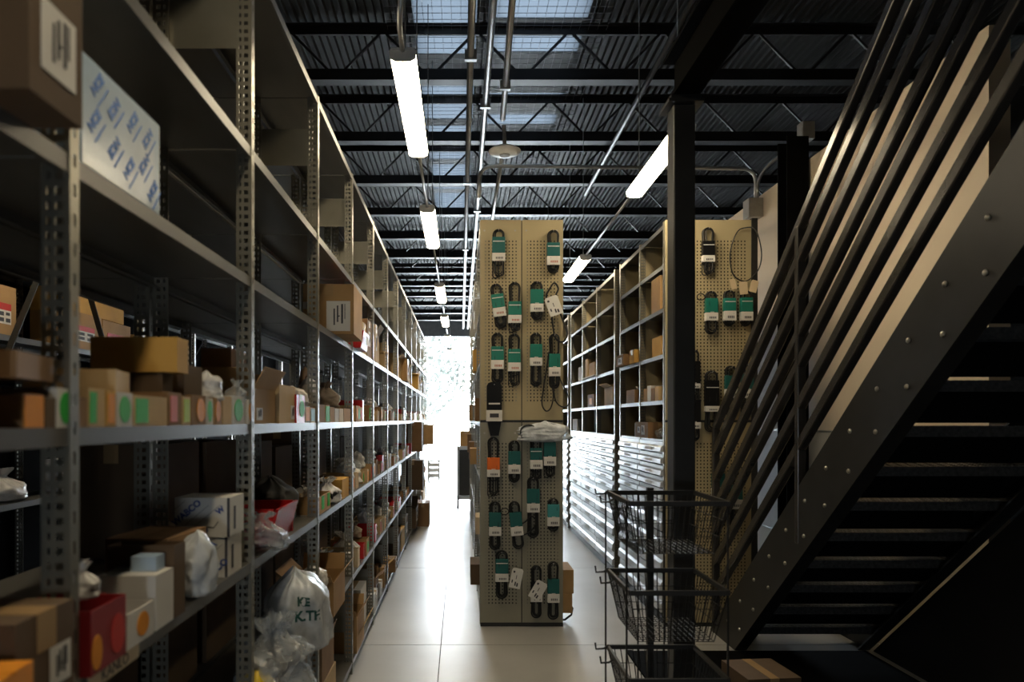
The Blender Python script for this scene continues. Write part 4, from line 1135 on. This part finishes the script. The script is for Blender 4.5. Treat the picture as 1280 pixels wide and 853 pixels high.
# large black sleeved belt in the lower left of the upper panel
t = thing('drive_belt', 'large belt in a black sleeve reaching over the panel joint', 'belt', (px2x(617.5, BY), BY, py2z(478, BY)), 0, 'packaged belts on the centre pegboard')
w2 = 9.3 * S
pr = [(-w2, -.21), (-w2, -.03), (-w2*.8, -.008), (-w2*.4, 0), (w2*.4, 0), (w2*.8, -.008), (w2, -.03), (w2, -.21)]
MB().prism(pr, 'y', -.045, -.004).build('sleeve', 'black_card', t, bevel=.003)
MB().prism([(-w2*.9, -.29), (-w2*.5, -.40), (w2*.6, -.40), (w2*.95, -.29)], 'y', -.04, -.006).build('sleeve_tail', 'black_card', t)
lb = MB().box(-w2*1.05, w2*1.05, -.047, -.003, -.293, -.21).build('label_band', 'label_white', t)
MB().box(-w2*.6, w2*.6, -.0485, -.0472, -.265, -.235).build('print', 'print_dark', lb)
MB().box(-w2*.75, w2*.75, -.0465, -.0452, -.168, -.156).build('print_line', 'label_white', t)
MB().tube([(0, 0.002, -.02), (0, -.05, -.02)], .003, 6).build('peg_hook', 'peg_hook', t)

def tagcard(label, cx, cy, w, h, rot, Yd=0.055, m='label_white', group='white paper tags on the belts', name='paper_tag'):
    t = thing(name, label, 'tag', (px2x(cx, BY), BY - Yd, py2z(cy, BY)), 0, group)
    t.rotation_euler = (0, math.radians(rot), 0)
    W, H = w*S/2, h*S/2
    MB().prism([(-W, -H), (W, -H), (W, H*.82), (W*.75, H), (-W*.75, H), (-W, H*.82)], 'y', -.001, .0005).build('card', m, t)
    q = MB()
    for (a, b, c, d) in ((-.1,.12,-.75,-.35),(.25,.5,-.8,-.45),(-.7,-.4,.5,.7),(-.05,.05,-.1,.3),(-.7,-.5,-.5,-.2)):
        q.box(a*W, b*W, -.0022, -.001, c*H, d*H)
    if m == 'label_white': q.build('print', 'print_dark', t)
    MB().tube([(0, 0, H*.9), (0, Yd*.5, H*1.05), (0, Yd, H*1.15)], .0012, 4).build('string', 'paper', t)
tagcard('large white tag tilted over a hanging belt, second row right', 691, 384, 17, 24, -20)
tagcard('white tag in bottom row left of the centre seam', 644.5, 721, 14, 25, 12)
tagcard('white tag tilted strongly right of the centre seam, bottom row', 671.5, 736, 15, 24, 30)
# loose dangling belts
def loose(label, pts, r=.0055, group='loose belts'):
    P = [(px2x(a, BY), BY - d, py2z(b, BY)) for a, b, d in pts]
    t = thing('loose_belt', label, 'belt', P[0], 0, group)
    p0 = Vector(P[0])
    # smooth closed curve through the points
    Q = [Vector(p) - p0 for p in P]; out = []; n = len(Q)
    for i in range(n):
        a, b, c, d = Q[i-1], Q[i], Q[(i+1) % n], Q[(i+2) % n]
        for k in range(5):
            s = k/5
            out.append(0.5*((2*b) + (c-a)*s + (2*a-5*b+4*c-d)*s*s + (3*b-a-3*c+d)*s**3))
    MB().tube(out, r, 6, True, 1.5).build('belt_loop', 'rubber', t, smooth=True)
    MB().tube([(0, p0.y*0, 0), (0, BY - p0.y + .002, 0)], .003, 6).build('peg_hook', 'peg_hook', t)
loose('loose belt twisted above and hanging far below the large white tag', [(692,355,.03),(697,362,.03),(694,375,.03),(704,405,.03),(708,418,.03),(703,428,.03),(694,424,.03),(690,405,.03),(688,380,.03),(682,372,.035),(686,363,.035)], .007)
loose('thin belt drooping in a loop left of the last third-row belt', [(686,440,.025),(688,470,.025),(691,495,.02),(688,510,.02),(682,514,.02),(677,505,.02),(679,485,.02),(683,460,.02)])
loose('thin belt drooping right beyond the edge of the belt display', [(697,440,.03),(698,470,.03),(706,488,.035),(711,502,.035),(706,509,.035),(697,506,.03),(692,494,.03),(692,465,.03)])
loose('open belt coil beside the lower centre seam', [(664,645,.03),(657,651,.03),(649,657,.03),(647,665,.03),(654,668,.03),(664,662,.03),(670,652,.03)])
# clear bag with a ring at the top of the lower panel
t = thing('plastic_bag', 'crumpled clear bag with pale ring pinned across the panel joint', 'bag', (px2x(676, BY), BY, py2z(553, BY)))
q = bag_mb(62*S, .06, 25*S, 51, False, .3); q.v = [(a, b - .04, c) for a, b, c in q.v]
q.build('film', 'bag_milky', t, smooth=True)
MB().tube([(-16*S + 10*S*math.cos(i*math.pi/10), -.05, 13*S + 8.5*S*math.sin(i*math.pi/10)) for i in range(20)], .007, 8, True).build('ring', 'rubber_grey', t, smooth=True)
MB().tube([(0, 0.002, 24*S), (0, -.04, 24*S)], .003, 6).build('peg_hook', 'peg_hook', t)

# right pegboard
G2 = 'packaged belts on the right pegboard'
belt('belt with white bands at the top of right pegboard', 883.5, 15, 286, 303, 321, 329, 345, 'black_card', 0, 'messy', 1, group=G2)
belt('teal sleeved belt with side loop, left on right pegboard', 887.5, 15, 365, 374, 392, 402, 418, 'teal', 0, 'sidecoil', 0, group=G2)
belt('teal sleeved belt in the middle of right pegboard row', 910, 14.5, 364, 374, 390, 402, 408, 'teal', 0, 'coil', 1, group=G2)
belt('teal sleeved belt half behind the stair rail, right pegboard row', 931, 14.5, 364, 373, 391, 402, 408, 'teal', 0, 'coil', 1, group=G2)
belt('black sleeved belt low on the right pegboard by the rails', 888, 17, 464, 476, 508, 515, 540, 'black_card', 0, 'coil', 1, group=G2)
belt('teal sleeved belt low behind stair rails, left of two', 912, 14.5, 458, 470, 487, 498, 520, 'teal_dark', 0, 'coil', 0, group=G2)
belt('teal sleeved belt low behind stair rails, right of two', 932, 14.5, 455, 468, 487, 498, 520, 'teal_dark', 0, 'coil', 0, group=G2)
belt('belt peeking out beside the black column, upper one', 866, 14, 438, 452, 480, 486, 500, 'black_card', 0, 'coil', 0, group=G2)
belt('belt peeking out beside the black column, lower one', 866, 15, 488, 500, 528, 536, 552, 'black_card', 0, 'coil', 0, group=G2)
belt('teal belt near the floor end of right pegboard, behind rails', 918, 15, 590, 606, 624, 636, 660, 'teal_dark', 0, 'coil', 0, group=G2)
belt('teal belt low on right pegboard just behind lowest rails', 896, 15, 575, 592, 610, 622, 648, 'teal_dark', 0, 'coil', 0, group=G2)
loose('big thin black belt hanging in a wide loop on right pegboard', [(930,286,.02),(921,290,.02),(914,305,.02),(911,322,.02),(914,342,.02),(923,351,.02),(934,351,.02),(943,340,.065),(947,322,.065),(944,302,.065),(938,289,.065)], .0045)
tagcard('small manila tag on the wide black loop, left', 913, 357, 7, 13, -12, .05, 'manila', 'manila tags on the wide belt loop')
tagcard('larger manila tag on the wide black loop, middle', 925.5, 362, 10, 16, -5, .055, 'manila', 'manila tags on the wide belt loop')
tagcard('manila tag on the wide black loop, right beside post', 938, 360, 9, 15, 15, .06, 'manila', 'manila tags on the wide belt loop')

# ------------------------------------------------------------------ stairs up to the mezzanine
SX, SX2, SL = 1.84, 2.74, 0.9
zl = lambda y: 1.27 + SL * (3.18 - y)
YT = 0.95
st = thing('staircase', 'black steel staircase with multi-rail guard climbing toward the viewer', 'stairs', (SX, 4.6, 0))
def stringer(x, th):
    poly = [(4.59 - 4.6, 0), (5.04 - 4.6, 0), (YT - 4.6, zl(YT) + .406), (YT - 4.6, zl(YT))]
    mb = MB().prism(poly, 'x', x, x + .010)
    dz = .012 * math.hypot(1, SL)
    for (o0, o1) in ((0, dz), (.406 - dz, .406)):
        ya, yb = 4.59 + o0/SL - 4.6, YT - 4.6
        p = [(ya, 0.0), (4.59 + o1/SL - 4.6, 0.0), (yb, zl(YT) + o1), (yb, zl(YT) + o0)]
        mb.prism(p, 'x', x + (.010 if th > 0 else -.07), x + (.08 if th > 0 else 0.0))
    return mb
s1 = stringer(0, 1).build('stringer', 'black_paint', st)
s2 = stringer(SX2 - SX, -1).build('stringer', 'black_paint', st)
MB().prism([(YT - 4.6, 0), (4.57 - 4.6, 0), (YT - 4.6, zl(YT))], 'x', SX2 - SX + .02, SX2 - SX + .024).build('blackout_panel', 'joist', st)  # dark sheet added below the far stringer to black out the lit wall
RISE = 0.19
n_t = 17
bm_ = MB().lathe([(.011, 0), (.012, .004), (.009, .008), (.004, .010)], 10).move(Matrix.Rotation(-math.pi/2, 4, 'Y')).mesh('bolt', 'bolt_zinc', True)
tread = MB().box(.012, SX2 - SX - .001, -.13, .13, -.004, 0).box(.012, SX2 - SX - .001, .126, .13, -.045, -.004).box(.012, SX2 - SX - .001, -.13, -.126, -.045, -.004)
for i in range(34):
    xx = .04 + i * .0255
    for j in range(5):
        tread.obox(Matrix.Translation((xx, -.104 + .052*j, .0012)) @ Matrix.Rotation(.7 if (i+j) % 2 else -.7, 4, 'Z'), .022, .006, .0024)
riser_me = MB().box(.012, SX2 - SX - .001, -.003, 0, .016, RISE - .03).mesh('riser', 'matte_black')
tread_me = tread.mesh('tread', 'tread_plate')
for k in range(1, n_t + 1):
    z = RISE * k
    yc = 3.18 - (z - .20 - 1.27) / SL
    if yc < YT + .1: break
    inst(tread_me, 'tread', st, (0, yc - 4.6, z))
    inst(riser_me, 'riser', st, (0, yc - 4.6 - .105, z))
    for dy in (-.10, .10):
        if zl(yc + dy) + .03 < z - .02 < zl(yc + dy) + .39:
            inst(bm_, 'bolt', s1, (0, yc + dy - 4.6, z - .024))
offs = [1.437, 1.26, 1.06, .85, .683, .454, .229]
top = lambda y: zl(y) + .406
guard_lo, guard_hi = 4.98, 1.1
for i, o in enumerate(offs):
    MB().bar((.02, guard_lo - 4.6, top(guard_lo) + o), (.02, guard_hi - 4.6, top(guard_hi) + o), .045, .054 if i else .05, (0, 0, 1)).build('guard_rail', 'rail_paint', st, bevel=.006)
for yy in (guard_lo, 3.74, 1.15):
    MB().box(-.004, .044, yy - 4.6 - .02, yy - 4.6 + .02, max(0, top(yy) - .3), top(yy) + offs[0]).build('guard_post', 'rail_paint', st, bevel=.004)

# ------------------------------------------------------------------ wire basket stand in front of the column
cx0, cx1, cy0, cy1 = 0.615, 0.975, 2.48, 2.87
t = thing('basket_stand', 'black wire basket stand with three baskets in front of column', 'basket stand', ((cx0+cx1)/2, (cy0+cy1)/2, 0))
Wd, Dp = (cx1-cx0)/2, (cy1-cy0)/2
MB().box(-.013, .013, Dp - .012, Dp + .012, .07, 1.265).build('centre_post', 'black_paint', t)
for sx in (-1, 1):
    MB().tube([(sx*(Wd+.006), Dp, .07), (sx*(Wd+.006), Dp, 1.25)], .004, 6).build('side_rod', 'black_paint', t)
    MB().tube([(sx*(Wd+.006), -Dp*.86, .07), (sx*(Wd+.006), -Dp*.86, 1.25)], .004, 6).build('side_rod', 'black_paint', t)
MB().tube([(-.05, Dp, .07), (-.05, Dp, 1.25)], .0035, 6).build('back_rod', 'black_paint', t)
MB().tube([(.06, Dp, .07), (.06, Dp, 1.25)], .0035, 6).build('back_rod', 'black_paint', t)
MB().box(-Wd - .01, Wd + .01, -Dp, -Dp + .025, .06, .085).box(-Wd - .01, Wd + .01, Dp - .0125, Dp + .0125, .06, .085).box(-Wd - .01, -Wd + .015, -Dp, Dp, .06, .085).box(Wd - .015, Wd + .01, -Dp, Dp, .06, .085).build('base_frame', 'black_paint', t)
for sx in (-1, 1):
    for sy in (-1, 1):
        MB().lathe([(.028, -.01), (.03, 0), (.028, .01)], 14).move(Matrix.Translation((sx*(Wd-.02), sy*(Dp-.03), .03)) @ Matrix.Rotation(math.pi/2, 4, 'Y')).box(sx*(Wd-.02)-.012, sx*(Wd-.02)+.012, sy*(Dp-.03)-.008, sy*(Dp-.03)+.008, .03, .06).build('caster', 'rubber', t)
def basket(zr, dep):
    tp = .78
    rim = MB()
    for (a, b) in (((-Wd,-Dp),(Wd,-Dp)), ((Wd,-Dp),(Wd,Dp-.015)), ((Wd,Dp-.015),(-Wd,Dp-.015)), ((-Wd,Dp-.015),(-Wd,-Dp))):
        rim.bar((a[0],a[1],zr), (b[0],b[1],zr), .010, .018)
    o = rim.build('basket_rim', 'black_paint', t)
    wires = MB()
    for i in range(15):
        u = -1 + 2*i/14
        wires.tube([(u*Wd, -Dp, zr), (u*Wd*tp, -Dp*tp, zr-dep), (u*Wd*tp, Dp*tp, zr-dep), (u*Wd, Dp-.015, zr)], .002, 4)
    for i in range(13):
        u = -1 + 2*i/12
        wires.tube([(-Wd, u*Dp*.96, zr), (-Wd*tp, u*Dp*tp, zr-dep), (Wd*tp, u*Dp*tp, zr-dep), (Wd, u*Dp*.96, zr)], .002, 4)
    for f in (.33, .66):
        k = 1 - (1-tp)*f; z = zr - dep*f
        wires.tube([(-Wd*k,-Dp*k,z),(Wd*k,-Dp*k,z),(Wd*k,(Dp-.015)*k,z),(-Wd*k,(Dp-.015)*k,z)], .002, 4, True)
    wires.build('basket_wires', 'black_paint', o)
    for k, dz in ((0, 0.0), (1, -.022)):
        MB().tube([(-Wd, Dp-.03-.1*k, zr+.012+dz), (-Wd-.02, Dp-.03-.1*k, zr-.002+dz), (-Wd-.052, Dp-.03-.1*k, zr-.004+dz), (-Wd-.056, Dp-.03-.1*k, zr+.022+dz)], .0042, 6).build('side_hook', 'black_paint', t)
for zr, dep in ((1.245, .19), (.92, .19), (.60, .19), (.30, .16)): basket(zr, dep)

# black sheet added as the floor's shade, and box under the stairs
t = thing('floor_shade_sheet', 'black sheet added on the floor as the shade beneath the stairs', 'shade sheet', (1.9, 3.3, 0))
MB().box(-.80, .80, -1.4, 1.25, 0, .012).build('shade_sheet', 'matte_black', t, bevel=.004)
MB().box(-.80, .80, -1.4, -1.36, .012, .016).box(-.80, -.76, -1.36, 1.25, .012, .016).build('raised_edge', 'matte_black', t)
carton('brown carton on the floor in the dark beneath the stairs', 1.42, 1.70, 3.42, 3.70, 0.012, 0.24, 'card_dark', 0.1, 0, True)

# ------------------------------------------------------------------ rolling cart and crate far down the left aisle
t = thing('rolling_cart', 'dark rolling cart with pale frame at the end of centre rack', 'cart', (0.12, 12.2, 0))
Wc, Lc = .17, .62
for sx in (-1, 1):
    for sy in (-1, 1):
        MB().box(sx*Wc-.02, sx*Wc+.02, sy*Lc/2-.02, sy*Lc/2+.02, .14, 1.06).build('leg', 'conduit', t)
        MB().lathe([(.055,-.018),(.06,0),(.055,.018)], 14).move(Matrix.Translation((sx*Wc, sy*Lc/2, .06)) @ Matrix.Rotation(math.pi/2, 4, 'Y')).box(sx*Wc-.012, sx*Wc+.012, sy*Lc/2-.02, sy*Lc/2+.02, .06, .14).build('caster', 'rubber', t)
for z in (.16, 1.03):
    MB().box(-Wc-.02, Wc+.02, -Lc/2-.02, Lc/2+.02, z, z+.06).build('deck', 'conduit', t)
MB().box(-Wc+.021, Wc-.021, -Lc/2+.03, Lc/2-.03, .23, 1.02).build('panel', 'black_paint', t)
carton('white-sided brown carton on the rolling cart', -.01, .19, 11.95, 12.25, 1.09, .26, 'card_tan', 0, 0, True, stickers=[('label_white', 'mx', .02, .98, .02, .98, False)])
carton('smaller brown carton behind on the rolling cart', .14, .29, 12.28, 12.48, 1.09, .32, 'card_brown', 0, 0, True)
t = thing('crate', 'pale slatted crate on the floor near the far door', 'crate', (-.70, 17.8, 0))
for z in (.06, .20, .34): MB().box(-.16, .16, -.2, -.185, z, z+.1).build('slat', 'lamp_white', t)
for z in (.06, .20, .34): MB().box(.145, .16, -.185, .185, z, z+.1).build('slat', 'lamp_white', t)
for sx in (-1, 1):
    for sy in (-1, 1): MB().box(sx*.135-.02, sx*.135+.02, sy*.165-.02, sy*.165+.02, 0, .5).build('corner_post', 'lamp_white', t)
MB().box(-.17, .17, -.21, .21, .46, .5).build('lid', 'lamp_white', t)
